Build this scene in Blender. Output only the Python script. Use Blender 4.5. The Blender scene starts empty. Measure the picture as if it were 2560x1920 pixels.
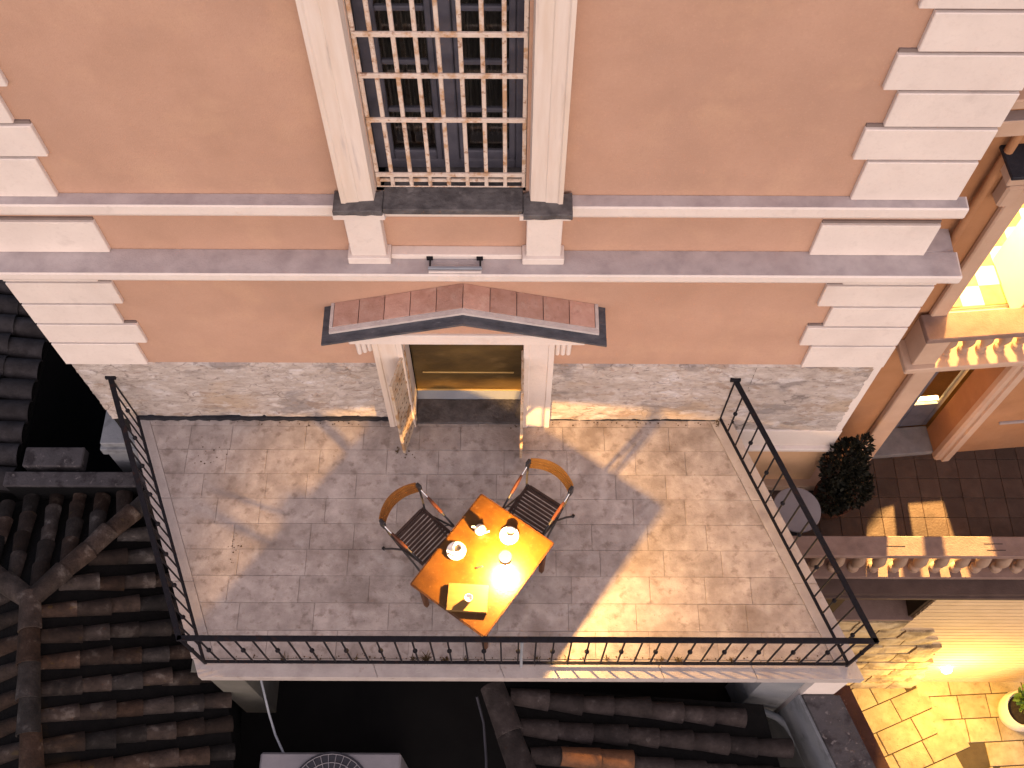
import bpy, math, random
from mathutils import Matrix, Vector, noise
R = math.radians
random.seed(11)
S = bpy.context.scene
COL = S.collection

# ------------------------------------------------------------------ camera
cam = bpy.data.cameras.new('camera'); camo = bpy.data.objects.new('camera', cam); COL.objects.link(camo)
cam.sensor_width = 36; cam.lens = 36 * 2689 / 2560; cam.clip_start = .1; cam.clip_end = 600
camo.matrix_world = Matrix.Translation((0, -4.856, 10)) @ Matrix.Rotation(R(27.7), 4, 'X') @ Matrix.Rotation(.004, 4, 'Z')
S.camera = camo

# ------------------------------------------------------------------ dusk sky, low soft glow, exposure
wd = bpy.data.worlds.new('World'); S.world = wd; wd.use_nodes = True
nt = wd.node_tree; bg = nt.nodes['Background']
sky = nt.nodes.new('ShaderNodeTexSky'); sky.sky_type = 'NISHITA'; sky.sun_disc = False
sky.sun_elevation = R(25); sky.sun_rotation = R(172); sky.dust_density = 2.0; sky.ozone_density = 1.0; sky.air_density = 1.0
tint = nt.nodes.new('ShaderNodeMix'); tint.data_type = 'RGBA'; tint.blend_type = 'MULTIPLY'; tint.inputs[0].default_value = 1
nt.links.new(sky.outputs[0], tint.inputs[6]); tint.inputs[7].default_value = (1.0, .93, .95, 1)
nt.links.new(tint.outputs[2], bg.inputs[0]); bg.inputs[1].default_value = .10
sun = bpy.data.lights.new('sun', 'SUN'); suno = bpy.data.objects.new('sun', sun); COL.objects.link(suno)
sun.energy = 2.5; sun.angle = R(150); sun.color = (1, .79, .77)
suno.rotation_euler = Vector((-.127, .897, -.423)).to_track_quat('-Z', 'Y').to_euler()
S.view_settings.view_transform = 'Standard'; S.view_settings.look = 'None'
S.view_settings.exposure = .08; S.view_settings.gamma = 1
S.render.engine = 'CYCLES'

# ------------------------------------------------------------------ materials
MATS = {}
def M(name, cols, scale=3., rough=.8, bump=0., bscale=40., metal=0., rnd=0., detail=6., stretch=(1, 1, 1),
      spots=(), emit=None, trans=0., hue=0., spec=.3, coat=0.):
    m = bpy.data.materials.new(name); m.use_nodes = True; n = m.node_tree.nodes; l = m.node_tree.links
    b = n['Principled BSDF']; b.inputs['Roughness'].default_value = rough; b.inputs['Metallic'].default_value = metal
    b.inputs['Specular IOR Level'].default_value = spec; b.inputs['Coat Weight'].default_value = coat
    if trans: b.inputs['Transmission Weight'].default_value = trans
    g = n.new('ShaderNodeNewGeometry'); mp = n.new('ShaderNodeMapping'); mp.inputs['Scale'].default_value = stretch
    l.new(g.outputs['Position'], mp.inputs[0])
    oi = n.new('ShaderNodeObjectInfo')
    def noi(sc, det=detail, ro=.6):
        t = n.new('ShaderNodeTexNoise'); t.inputs['Scale'].default_value = sc; t.inputs['Detail'].default_value = det
        t.inputs['Roughness'].default_value = ro; l.new(mp.outputs[0], t.inputs['Vector']); return t.outputs[0]
    t = noi(scale)
    r = n.new('ShaderNodeValToRGB'); l.new(t, r.inputs[0])
    e = r.color_ramp.elements
    while len(e) < len(cols): e.new(.5)
    k = len(cols)
    for i, c in enumerate(cols):
        e[i].position = .32 + .36 * i / max(1, k - 1); e[i].color = (*c, 1)
    out = r.outputs[0]
    for (c, sc, lo, hi, amt) in spots:
        s = noi(sc); rr = n.new('ShaderNodeMapRange'); rr.inputs[1].default_value = lo; rr.inputs[2].default_value = hi
        rr.inputs[4].default_value = amt; l.new(s, rr.inputs[0])
        mx = n.new('ShaderNodeMix'); mx.data_type = 'RGBA'; l.new(rr.outputs[0], mx.inputs[0]); l.new(out, mx.inputs[6])
        mx.inputs[7].default_value = (*c, 1); out = mx.outputs[2]
    if rnd or hue:
        h = n.new('ShaderNodeHueSaturation'); ml = n.new('ShaderNodeMapRange')
        ml.inputs[3].default_value = 1 - rnd; ml.inputs[4].default_value = 1 + rnd
        l.new(oi.outputs['Random'], ml.inputs[0]); l.new(ml.outputs[0], h.inputs['Value'])
        if hue:
            m2 = n.new('ShaderNodeMath'); m2.operation = 'MULTIPLY'; m2.inputs[1].default_value = 7.13
            m3 = n.new('ShaderNodeMath'); m3.operation = 'FRACT'; m4 = n.new('ShaderNodeMapRange')
            m4.inputs[3].default_value = 1 - hue; m4.inputs[4].default_value = 1 + hue
            l.new(oi.outputs['Random'], m2.inputs[0]); l.new(m2.outputs[0], m3.inputs[0]); l.new(m3.outputs[0], m4.inputs[0])
            l.new(m4.outputs[0], h.inputs['Saturation'])
        l.new(out, h.inputs['Color']); out = h.outputs[0]
    l.new(out, b.inputs['Base Color'])
    if bump:
        bt = noi(bscale, 5); bp = n.new('ShaderNodeBump'); bp.inputs['Strength'].default_value = bump
        bp.inputs['Distance'].default_value = .02; l.new(bt, bp.inputs['Height']); l.new(bp.outputs[0], b.inputs['Normal'])
    if emit:
        b.inputs['Emission Color'].default_value = (*emit[0], 1); b.inputs['Emission Strength'].default_value = emit[1]
    MATS[name] = m; return m
def glass_mat(name, col=(.9, .9, .9), mix=.12, rough=.05):
    m = bpy.data.materials.new(name); m.use_nodes = True; n = m.node_tree.nodes; l = m.node_tree.links
    n.remove(n['Principled BSDF']); o = n['Material Output']
    a = n.new('ShaderNodeBsdfTransparent'); a.inputs[0].default_value = (*col, 1)
    g = n.new('ShaderNodeBsdfGlossy'); g.inputs['Roughness'].default_value = rough
    f = n.new('ShaderNodeMixShader'); f.inputs[0].default_value = mix
    l.new(a.outputs[0], f.inputs[1]); l.new(g.outputs[0], f.inputs[2]); l.new(f.outputs[0], o.inputs[0])
    MATS[name] = m; return m

M('plaster', [(.45, .28, .20), (.50, .312, .225), (.535, .338, .247)], 1.3, .9, .25, 90, spots=[((.40, .25, .183), .55, .47, .70, .65), ((.60, .39, .26), 1.9, .52, .75, .5), ((.46, .30, .23), 5., .56, .75, .35), ((.44, .27, .19), 38., .5, .72, .4), ((.60, .40, .29), 55., .55, .75, .4)])
M('trim', [(.70, .62, .57), (.77, .69, .635)], 2.5, .85, .15, 70, spots=[((.58, .5, .45), 1.1, .55, .75, .5), ((.6, .52, .47), 34., .52, .74, .35), ((.52, .45, .41), 4.5, .6, .74, .4)])
M('frame_trim', [(.68, .57, .49), (.76, .67, .60)], 3., .85, .15, 70, stretch=(6, 6, .5), spots=[((.62, .48, .34), .8, .5, .72, .5), ((.40, .34, .33), 2.2, .6, .74, .6)])
M('ledge_grey', [(.36, .32, .32), (.44, .39, .39), (.5, .45, .445)], 5., .9, .3, 60, spots=[((.3, .25, .25), 2., .5, .75, .5)])
M('joint_grey', [(.17, .13, .118), (.22, .175, .16)], 6., .95)
M('rubble', [(.40, .34, .30), (.50, .435, .395), (.60, .54, .50)], 5.5, .95, 1., 34, detail=10, stretch=(1, 1, 1.7),
  spots=[((.28, .25, .24), 1.25, .545, .60, .8), ((.46, .34, .23), .95, .54, .64, .6), ((.34, .25, .19), 2.8, .58, .63, .65), ((.24, .15, .12), 7., .62, .69, .7), ((.66, .62, .61), 3.6, .55, .64, .75), ((.2, .165, .15), 13., .58, .66, .65)])
M('paving', [(.31, .265, .24), (.40, .345, .315), (.50, .44, .405)], 6., .8, .4, 60, rnd=.09, detail=10,
  spots=[((.20, .16, .14), 1.7, .5, .68, .7), ((.20, .155, .13), 9., .54, .66, .65), ((.52, .48, .46), 4.2, .56, .72, .6), ((.2, .13, .09), 22., .63, .7, .5)])
M('paving_joint', [(.21, .175, .155), (.28, .235, .21)], 9., .95)
M('coping_stone', [(.38, .335, .315), (.47, .42, .395)], 5., .85, .35, 50, spots=[((.26, .22, .21), 3.5, .52, .7, .6), ((.2, .15, .12), 11, .6, .72, .5)])
M('slate', [(.045, .048, .06), (.075, .08, .095), (.11, .11, .125)], 6., .7, .5, 30, stretch=(1, 2.5, 1), spots=[((.2, .2, .21), 9, .64, .72, .5)])
M('slate_rough', [(.065, .06, .062), (.105, .098, .10), (.15, .14, .14)], 9., .85, .8, 26, spots=[((.22, .205, .2), 7, .6, .68, .6), ((.04, .037, .04), 3, .54, .68, .7)])
M('pitch', [(.012, .013, .019), (.022, .024, .032)], 12., .6, .4, 50)
M('pink_tile', [(.44, .26, .20), (.55, .35, .285)], 9., .85, .3, 60, rnd=.18, spots=[((.6, .45, .38), 7, .55, .7, .6), ((.3, .16, .13), 12, .58, .7, .5)])
M('warm_tile', [(.10, .045, .022), (.17, .08, .04)], 7., .9, .4, 50, rnd=.2, spots=[((.05, .03, .02), 4, .52, .68, .7)])
M('mortar', [(.5, .45, .43), (.62, .56, .53)], 12., .95, .5, 50)
M('iron', [(.006, .006, .009), (.013, .012, .016)], 30., .6, .3, 80, spec=.18, spots=[((.035, .014, .009), 14, .58, .7, .6)])
M('rust_paint', [(.62, .50, .42), (.70, .60, .52)], 14., .8, .4, 60, spots=[((.46, .25, .11), 9, .50, .62, .75), ((.26, .10, .035), 21, .58, .66, .7)])
M('gate_paint', [(.46, .35, .25), (.58, .47, .36)], 9., .8, .4, 60, spots=[((.36, .19, .07), 7, .5, .62, .8), ((.2, .09, .04), 18, .58, .66, .7)])
M('dark_slot', [(.05, .03, .02), (.07, .04, .03)], 5., .9)
M('window_paint', [(.065, .066, .09), (.10, .10, .13)], 8., .6, .15, 60)
M('dark_glass', [(.006, .006, .007), (.014, .013, .013)], 2., .08, spec=.5)
M('curtain', [(.05, .048, .046), (.08, .075, .07)], 6., .9, stretch=(9, 9, .4))
M('void', [(.01, .01, .01), (.014, .013, .013)], 3., .95)
M('door_varnish', [(.055, .034, .010), (.10, .062, .018), (.16, .10, .03)], 2.2, .35, .15, 12, spec=.5, stretch=(1, 1, 1.6), spots=[((.2, .13, .05), 3.5, .56, .7, .6)])
M('door_edge', [(.55, .36, .12), (.62, .42, .16)], 8., .5)
M('grey_metal', [(.22, .25, .30), (.30, .33, .37)], 4., .45, .1, 40)
M('table_wood', [(.06, .0235, .002), (.08, .032, .0028), (.096, .040, .004)], 4., .4, .12, 30, stretch=(1.5, 1.5, 1.5), detail=9, coat=.35, spots=[((.045, .016, .002), 3., .5, .68, .65), ((.17, .095, .04), 16, .6, .7, .4), ((.12, .06, .02), 34, .6, .68, .4)])
M('table_edge', [(.07, .025, .006), (.11, .04, .01)], 10., .5)
M('back_wood_lit', [(.36, .14, .022), (.48, .2, .036)], 12., .4, .1, 40, coat=.2)  # raised above plain wood to carry lamplight the beam misses
M('back_wood_dark', [(.15, .055, .012), (.25, .1, .02)], 12., .45)
M('arm_wood', [(.06, .017, .007), (.09, .028, .011)], 12., .45)
M('seat_wood', [(.035, .02, .016), (.065, .038, .03)], 16., .55)
M('chrome', [(.55, .55, .55), (.62, .62, .62)], 5., .25, metal=1.)
M('tube_paint', [(.035, .033, .036), (.06, .055, .055)], 14., .45, metal=.4)
M('porcelain', [(.78, .75, .71), (.84, .81, .77)], 6., .18, spec=.5)
M('coffee', [(.16, .14, .12), (.22, .19, .16)], 20., .3)
M('spoon_steel', [(.5, .48, .45), (.6, .58, .55)], 6., .25, metal=1.)
M('box_wood', [(.15, .088, .027), (.175, .105, .034)], 5., .5, .08, 30, stretch=(1, 12, 4))
M('box_dark', [(.10, .05, .02), (.14, .07, .03)], 8., .6)
M('black_plastic', [(.01, .01, .011), (.016, .016, .017)], 9., .4)
M('brass', [(.20, .11, .05), (.26, .15, .07)], 6., .4)
M('opal', [(.85, .8, .7), (.88, .83, .74)], 3., .4, emit=((1, .82, .5), .8))
M('lamp_glow', [(.9, .8, .6), (.9, .8, .6)], 3., .4, emit=((1, .70, .32), 30))
M('roof_tile', [(.019, .013, .010), (.036, .025, .020), (.062, .046, .038)], 7., .9, .6, 50, rnd=.72, hue=.55, detail=9,
  spots=[((.12, .10, .085), 7, .58, .67, .65), ((.012, .009, .008), 4., .52, .68, .75), ((.075, .052, .018), 9, .62, .7, .4)])
M('roof_tile_grey', [(.022, .019, .02), (.033, .03, .032), (.048, .044, .048)], 7., .9, .5, 50, rnd=.22, spots=[((.03, .026, .027), 4., .55, .7, .6)])
M('roof_tile_plain', [(.02, .0145, .013), (.033, .025, .023), (.052, .041, .038)], 7., .9, .5, 50, rnd=.3, spots=[((.014, .011, .01), 4., .55, .7, .6), ((.09, .078, .072), 14, .62, .7, .5)])
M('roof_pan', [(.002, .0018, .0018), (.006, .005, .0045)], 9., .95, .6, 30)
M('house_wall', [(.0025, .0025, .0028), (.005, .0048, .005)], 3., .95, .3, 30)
M('cement', [(.055, .05, .053), (.085, .078, .082)], 5., .95, .5, 40, spots=[((.022, .018, .02), 6, .5, .64, .8), ((.2, .18, .175), 16, .6, .68, .7)])
M('pier_plaster', [(.11, .107, .09), (.15, .143, .125)], 3., .95, .3, 40)
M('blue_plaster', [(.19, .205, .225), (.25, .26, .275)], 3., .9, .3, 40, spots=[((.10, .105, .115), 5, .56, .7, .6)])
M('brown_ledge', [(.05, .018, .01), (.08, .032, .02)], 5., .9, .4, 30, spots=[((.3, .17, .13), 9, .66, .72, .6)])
M('pipe_grey', [(.24, .265, .30), (.31, .335, .37)], 6., .4, .1, 40)
M('ac_paint', [(.20, .19, .205), (.25, .235, .25)], 4., .6, .1, 40, spots=[((.3, .27, .26), 6, .55, .7, .5)])
M('ac_dark', [(.03, .03, .04), (.05, .05, .06)], 4., .6)
M('cable', [(.22, .24, .27), (.28, .3, .33)], 4., .6)
M('ochre_wall', [(.34, .165, .075), (.41, .21, .105)], 2., .9, .25, 60, spots=[((.25, .12, .06), 1.6, .5, .72, .6)])
M('wing_trim', [(.44, .30, .215), (.51, .36, .265)], 3., .85, .15, 60)
M('wing_grey', [(.3, .25, .23), (.36, .3, .28)], 4., .9, .3, 50)
M('floor_white', [(.74, .70, .62), (.82, .78, .70)], 5., .35, spots=[((.6, .5, .36), 5, .6, .75, .4)])
M('floor_ochre', [(.42, .27, .10), (.54, .36, .16)], 9., .4, spots=[((.6, .45, .24), 9, .6, .7, .5)])
M('room_paint', [(.7, .64, .54), (.74, .68, .58)], 3., .9)
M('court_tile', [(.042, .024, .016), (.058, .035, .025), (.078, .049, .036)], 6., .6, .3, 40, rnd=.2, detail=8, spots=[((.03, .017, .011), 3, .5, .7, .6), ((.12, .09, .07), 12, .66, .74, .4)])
M('step_stone', [(.15, .148, .155), (.21, .205, .21)], 8., .85, .4, 50, spots=[((.15, .14, .15), 10, .58, .7, .5)])
M('baluster_stone', [(.30, .20, .14), (.38, .265, .19)], 7., .85, .3, 50)
M('coping_pink', [(.19, .125, .10), (.26, .175, .145)], 5., .85, .3, 50, spots=[((.13, .085, .07), 3, .52, .7, .6)])
M('course_joint', [(.05, .03, .015), (.07, .045, .022)], 3., .95)
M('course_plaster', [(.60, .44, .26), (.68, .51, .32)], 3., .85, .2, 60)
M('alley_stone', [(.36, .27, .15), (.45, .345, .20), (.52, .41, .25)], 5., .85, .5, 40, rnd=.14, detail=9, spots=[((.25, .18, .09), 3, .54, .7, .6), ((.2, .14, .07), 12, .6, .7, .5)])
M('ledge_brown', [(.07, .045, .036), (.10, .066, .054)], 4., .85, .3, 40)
M('alley_lit_plaster', [(.60, .37, .21), (.68, .43, .26)], 3., .9, .2, 50)  # orange of the alley light is mixed into this wall colour
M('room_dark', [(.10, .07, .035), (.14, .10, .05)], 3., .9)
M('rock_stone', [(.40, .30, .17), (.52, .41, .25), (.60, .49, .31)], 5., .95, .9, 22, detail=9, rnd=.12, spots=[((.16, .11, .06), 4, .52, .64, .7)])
M('soil', [(.02, .014, .01), (.04, .028, .02)], 20., .95, .6, 40)
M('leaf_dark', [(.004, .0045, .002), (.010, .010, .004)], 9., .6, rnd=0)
M('leaf_green', [(.06, .12, .02), (.12, .2, .04)], 9., .5)
M('bark', [(.05, .035, .025), (.08, .055, .04)], 20., .9)
M('white_pot', [(.62, .56, .48), (.7, .64, .55)], 5., .5, .1, 40)
M('table_grey', [(.19, .165, .172), (.23, .205, .21)], 4., .6)
M('ground_dark', [(.003, .0028, .003), (.007, .0065, .0065)], 2., .95)
M('alley_ground', [(.07, .05, .03), (.1, .075, .045)], 4., .95, .4, 30)
def cracks(mat, sc, width, col, amt):
    nt_ = MATS[mat].node_tree; n, l = nt_.nodes, nt_.links; b = n['Principled BSDF']
    src = b.inputs['Base Color'].links[0].from_socket
    g = n.new('ShaderNodeNewGeometry'); mp = n.new('ShaderNodeMapping'); mp.inputs['Scale'].default_value = sc; l.new(g.outputs['Position'], mp.inputs[0])
    no = n.new('ShaderNodeTexNoise'); no.inputs['Scale'].default_value = 6; no.inputs['Detail'].default_value = 6; l.new(g.outputs['Position'], no.inputs['Vector'])
    ad = n.new('ShaderNodeMix'); ad.data_type = 'RGBA'; ad.blend_type = 'ADD'; ad.inputs[0].default_value = .9; l.new(mp.outputs[0], ad.inputs[6]); l.new(no.outputs['Color'], ad.inputs[7])
    vo = n.new('ShaderNodeTexVoronoi'); vo.feature = 'DISTANCE_TO_EDGE'; vo.inputs['Scale'].default_value = 1; l.new(ad.outputs[2], vo.inputs['Vector'])
    r1 = n.new('ShaderNodeMapRange'); r1.inputs[1].default_value = 0; r1.inputs[2].default_value = width; r1.inputs[3].default_value = 1; r1.inputs[4].default_value = 0; l.new(vo.outputs['Distance'], r1.inputs[0])
    n2 = n.new('ShaderNodeTexNoise'); n2.inputs['Scale'].default_value = 2.3; n2.inputs['Detail'].default_value = 5; l.new(g.outputs['Position'], n2.inputs['Vector'])
    r2 = n.new('ShaderNodeMapRange'); r2.inputs[1].default_value = .5; r2.inputs[2].default_value = .64; r2.inputs[4].default_value = amt; l.new(n2.outputs[0], r2.inputs[0])
    mu = n.new('ShaderNodeMath'); mu.operation = 'MULTIPLY'; l.new(r1.outputs[0], mu.inputs[0]); l.new(r2.outputs[0], mu.inputs[1])
    mx = n.new('ShaderNodeMix'); mx.data_type = 'RGBA'; l.new(mu.outputs[0], mx.inputs[0]); l.new(src, mx.inputs[6]); mx.inputs[7].default_value = (*col, 1); l.new(mx.outputs[2], b.inputs['Base Color'])
cracks('rubble', (4.2, 4.2, 9.5), .042, (.13, .10, .085), .7)
glass_mat('clear_glass', (.93, .93, .92), .10)

# ------------------------------------------------------------------ mesh helpers
W = {}
class MB:
    def __init__(s): s.v = []; s.f = []
    def add(s, vs, fs):
        o = len(s.v); s.v += [tuple(v) for v in vs]; s.f += [tuple(i + o for i in f) for f in fs]; return s
    def box(s, x0, x1, y0, y1, z0, z1):
        return s.add([(x, y, z) for z in (z0, z1) for y in (y0, y1) for x in (x0, x1)],
                     [(0, 2, 3, 1), (4, 5, 7, 6), (0, 1, 5, 4), (2, 6, 7, 3), (0, 4, 6, 2), (1, 3, 7, 5)])
    def cbox(s, x0, x1, y0, y1, z0, z1, c=.008):
        c = min(c, (x1 - x0) * .45, (y1 - y0) * .45, (z1 - z0) * .45)
        X, Y, Z = (x0, x1), (y0, y1), (z0, z1); vs = []; ix = {}
        for i in (0, 1):
            for j in (0, 1):
                for k in (0, 1):
                    sx, sy, sz = (c, -c)[i], (c, -c)[j], (c, -c)[k]
                    for a, p in (('x', (X[i], Y[j] + sy, Z[k] + sz)), ('y', (X[i] + sx, Y[j], Z[k] + sz)), ('z', (X[i] + sx, Y[j] + sy, Z[k]))):
                        ix[a, i, j, k] = len(vs); vs.append(p)
        q = ix; fs = []
        for i in (0, 1):
            a = [q['x', i, 0, 0], q['x', i, 1, 0], q['x', i, 1, 1], q['x', i, 0, 1]]; fs.append(a if i else a[::-1])
            a = [q['y', 0, i, 0], q['y', 1, i, 0], q['y', 1, i, 1], q['y', 0, i, 1]]; fs.append(a[::-1] if i else a)
            a = [q['z', 0, 0, i], q['z', 1, 0, i], q['z', 1, 1, i], q['z', 0, 1, i]]; fs.append(a if i else a[::-1])
        for i in (0, 1):
            for j in (0, 1):
                a = [q['x', i, j, 0], q['x', i, j, 1], q['y', i, j, 1], q['y', i, j, 0]]; fs.append(a)
                a = [q['y', i, j, 0] if 0 else q['y', 0, i, j], q['y', 1, i, j], q['z', 1, i, j], q['z', 0, i, j]]; fs.append(a)
                a = [q['x', i, 0, j], q['x', i, 1, j], q['z', i, 1, j], q['z', i, 0, j]]; fs.append(a)
                for k in (0, 1): fs.append([q['x', i, j, k], q['y', i, j, k], q['z', i, j, k]])
        cx, cy, cz = (x0 + x1) / 2, (y0 + y1) / 2, (z0 + z1) / 2; out = []
        for f in fs:
            p = [Vector(vs[t]) for t in f]; n = (p[1] - p[0]).cross(p[2] - p[0]); ce = sum(p, Vector()) / len(p) - Vector((cx, cy, cz))
            out.append(tuple(f) if n.dot(ce) > 0 else tuple(f[::-1]))
        return s.add(vs, out)
    def prism(s, poly, z0, z1, c=0.):
        """vertical prism over a CCW polygon [(x,y)..]; c = chamfer of the top edge"""
        n = len(poly); cx = sum(p[0] for p in poly) / n; cy = sum(p[1] for p in poly) / n
        rings = [(poly, z0)]
        if c:
            ins = []
            for x, y in poly:
                dx, dy = cx - x, cy - y; L = math.hypot(dx, dy) or 1; ins.append((x + dx / L * c * 1.4, y + dy / L * c * 1.4))
            rings += [(poly, z1 - c), (ins, z1)]
        else: rings += [(poly, z1)]
        vs = [(x, y, z) for r, z in rings for x, y in r]; fs = [tuple(range(n))[::-1]]
        for k in range(len(rings) - 1):
            for i in range(n): a, b = k * n + i, k * n + (i + 1) % n; fs.append((a, b, b + n, a + n))
        m = (len(rings) - 1) * n; fs.append(tuple(range(m, m + n)))
        return s.add(vs, fs)
    def extr(s, prof, axis, a0, a1):
        """profile of 2-D points extruded along an axis: 'x' -> (y,z), 'y' -> (x,z)"""
        n = len(prof)
        mk = (lambda a, p: (a, p[0], p[1])) if axis == 'x' else (lambda a, p: (p[0], a, p[1]))
        vs = [mk(a0, p) for p in prof] + [mk(a1, p) for p in prof]
        fs = [tuple(range(n)), tuple(range(n, 2 * n))[::-1]] + [(i, i + n, (i + 1) % n + n, (i + 1) % n) for i in range(n)]
        return s.add(vs, fs)
    def tube(s, pts, r, seg=8, caps=True):
        pts = [Vector(p) for p in pts]; n = len(pts); rr = r if isinstance(r, (list, tuple)) else [r] * n
        o = len(s.v); up = Vector((0, 0, 1)); fr = None
        for i, p in enumerate(pts):
            d = (pts[min(i + 1, n - 1)] - pts[max(i - 1, 0)]).normalized()
            if fr is None:
                fr = d.cross(up if abs(d.z) < .9 else Vector((1, 0, 0))).normalized()
            else: fr = (fr - d * fr.dot(d)).normalized()
            b = d.cross(fr)
            for k in range(seg):
                a = 2 * math.pi * k / seg; s.v.append(tuple(p + (fr * math.cos(a) + b * math.sin(a)) * rr[i]))
        for i in range(n - 1):
            for k in range(seg):
                a = o + i * seg + k; b = o + i * seg + (k + 1) % seg; s.f.append((a, b, b + seg, a + seg))
        if caps: s.f.append(tuple(range(o, o + seg))[::-1]); s.f.append(tuple(range(o + (n - 1) * seg, o + n * seg)))
        return s
    def lathe(s, prof, c=(0, 0, 0), seg=20):
        o = len(s.v); n = len(prof)
        for r, z in prof:
            for k in range(seg):
                a = 2 * math.pi * k / seg; s.v.append((c[0] + r * math.cos(a), c[1] + r * math.sin(a), c[2] + z))
        for i in range(n - 1):
            for k in range(seg):
                a = o + i * seg + k; b = o + i * seg + (k + 1) % seg; s.f.append((a, b, b + seg, a + seg))
        if prof[0][0] > 1e-5: s.f.append(tuple(range(o, o + seg))[::-1])
        if prof[-1][0] > 1e-5: s.f.append(tuple(range(o + (n - 1) * seg, o + n * seg)))
        return s
    def mesh(s, name, mat, smooth=False):
        m = bpy.data.meshes.new(name); m.from_pydata(s.v, [], s.f); m.materials.append(MATS[mat])
        if smooth:
            m.polygons.foreach_set('use_smooth', [True] * len(m.polygons)); m.set_sharp_from_angle(angle=R(40))
        m.update(); return m
    def build(s, name, mat, parent=None, mw=None, smooth=False):
        return put(name, s.mesh(name, mat, smooth), mw, parent)
def put(name, mesh, mw=None, parent=None):
    o = bpy.data.objects.new(name, mesh); COL.objects.link(o); mw = mw or Matrix()
    if parent is not None: o.parent = parent; o.matrix_basis = W[parent.name].inverted() @ mw
    else: o.matrix_basis = mw
    W[o.name] = mw.copy(); return o
def thing(name, label, cat, loc=(0, 0, 0), rz=0., group=None):
    o = bpy.data.objects.new(name, None); COL.objects.link(o); o.empty_display_size = .2
    mw = Matrix.Translation(loc) @ Matrix.Rotation(rz, 4, 'Z'); o.matrix_basis = mw; W[o.name] = mw
    return tag(o, label, cat, group)
def tag(o, label, cat, group=None):
    o['label'] = label; o['category'] = cat
    if group: o['group'] = group
    return o
def kind(o, k): o['kind'] = k; return o
def T(x, y, z, rz=0.): return Matrix.Translation((x, y, z)) @ Matrix.Rotation(rz, 4, 'Z')
def copy_tree(o, parent=None):
    c = o.copy(); COL.objects.link(c); c.parent = parent
    for ch in list(o.children): copy_tree(ch, c)
    return c

# ================================================================== SETTING: ground, courtyard, alley
kind(MB().box(-60, 60, -60, 60, -6.6, -6.5).build('ground', 'ground_dark'), 'structure')

# terrace: body and stone pavers, sides skewed to the facade
def xl(y): return -3.85 - .405 * y
def xr(y): return 2.13 - .385 * y
tf = kind(MB().prism([(xl(-2.65) - .10, -2.652), (xr(-2.65) + .10, -2.652), (xr(0) + .13, -.004), (xl(0) - .12, -.004)], -.15, -.022).build('terrace_floor', 'coping_stone'), 'structure')
MB().prism([(xl(-2.48) + .1, -2.478), (xr(-2.48) - .1, -2.478), (xr(0) - .1, -.03), (xl(0) + .1, -.03)], -.021, -.009).build('joint_bed', 'paving_joint', tf)
rows = [-.012, -.105] + [-.105 - .2645 * i for i in range(1, 10)]
rows[-1] = -2.484
for i in range(len(rows) - 1):
    y0, y1 = rows[i], rows[i + 1]
    x = xl(y0) + .1; end = xr(y0) - .1; first = True
    L = random.uniform(.3, .7)
    while x < end - .05:
        nx = x + L
        last = nx > end - .22
        if last: nx = end
        g = .0016
        ax0 = (xl(y0) + .1) if first else x; ax1 = (xl(y1) + .1) if first else x
        bx0 = (xr(y0) - .1) if last else nx; bx1 = (xr(y1) - .1) if last else nx
        dz = random.uniform(-.0012, .0012)
        MB().prism([(ax1 + g, y1 + g), (bx1 - g, y1 + g), (bx0 - g, y0 - g), (ax0 + g, y0 - g)], -.02, dz, .0022).build('paver', 'paving', tf)
        first = False; x = nx; L = random.choice((.42, .52, .6, .66, .7)) * random.uniform(.95, 1.08)
# edge coping stones: front run, then both sides
fx0, fx1 = xl(-2.65) - .10, xr(-2.65) + .10
cuts = [0, .27, .46, .70, .84, 1]
for a, b in zip(cuts, cuts[1:]):
    def lerp(t, y): return (xl(y) - .10) * (1 - t) + (xr(y) + .10) * t
    MB().prism([(lerp(a, -2.655) + .002, -2.655), (lerp(b, -2.655) - .002, -2.655), (lerp(b, -2.488) - .002, -2.488), (lerp(a, -2.488) + .002, -2.488)], -.145, .001, .006).build('edge_stone', 'coping_stone', tf)
for sg, fn in ((-1, xl), (1, xr)):
    ys = [-.008, -.9, -1.75, -2.486]
    for a, b in zip(ys, ys[1:]):
        i_, o_ = (.097, -.115) if sg < 0 else (-.097, .125)
        p = [(fn(b) + min(i_, o_), b + .003), (fn(b) + max(i_, o_), b + .003), (fn(a) + max(i_, o_), a), (fn(a) + min(i_, o_), a)]
        MB().prism(p, -.145, .0005, .005).build('edge_stone', 'coping_stone', tf)

kind(MB().box(-2.98, 2.45, -4.9, -.05, -2.4, -2.25).build('yard_floor', 'ground_dark'), 'structure')

# courtyard floor (lower level right of the terrace) with brown tiles
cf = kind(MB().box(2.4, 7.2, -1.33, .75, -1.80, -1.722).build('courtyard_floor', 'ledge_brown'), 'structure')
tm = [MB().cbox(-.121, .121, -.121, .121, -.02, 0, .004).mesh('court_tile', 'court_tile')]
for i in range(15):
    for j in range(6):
        put('floor_tile', tm[0], T(3.42 + .2455 * i, -.80 + .2455 * j, -1.70 + random.uniform(-.001, .001)), cf)

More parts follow.
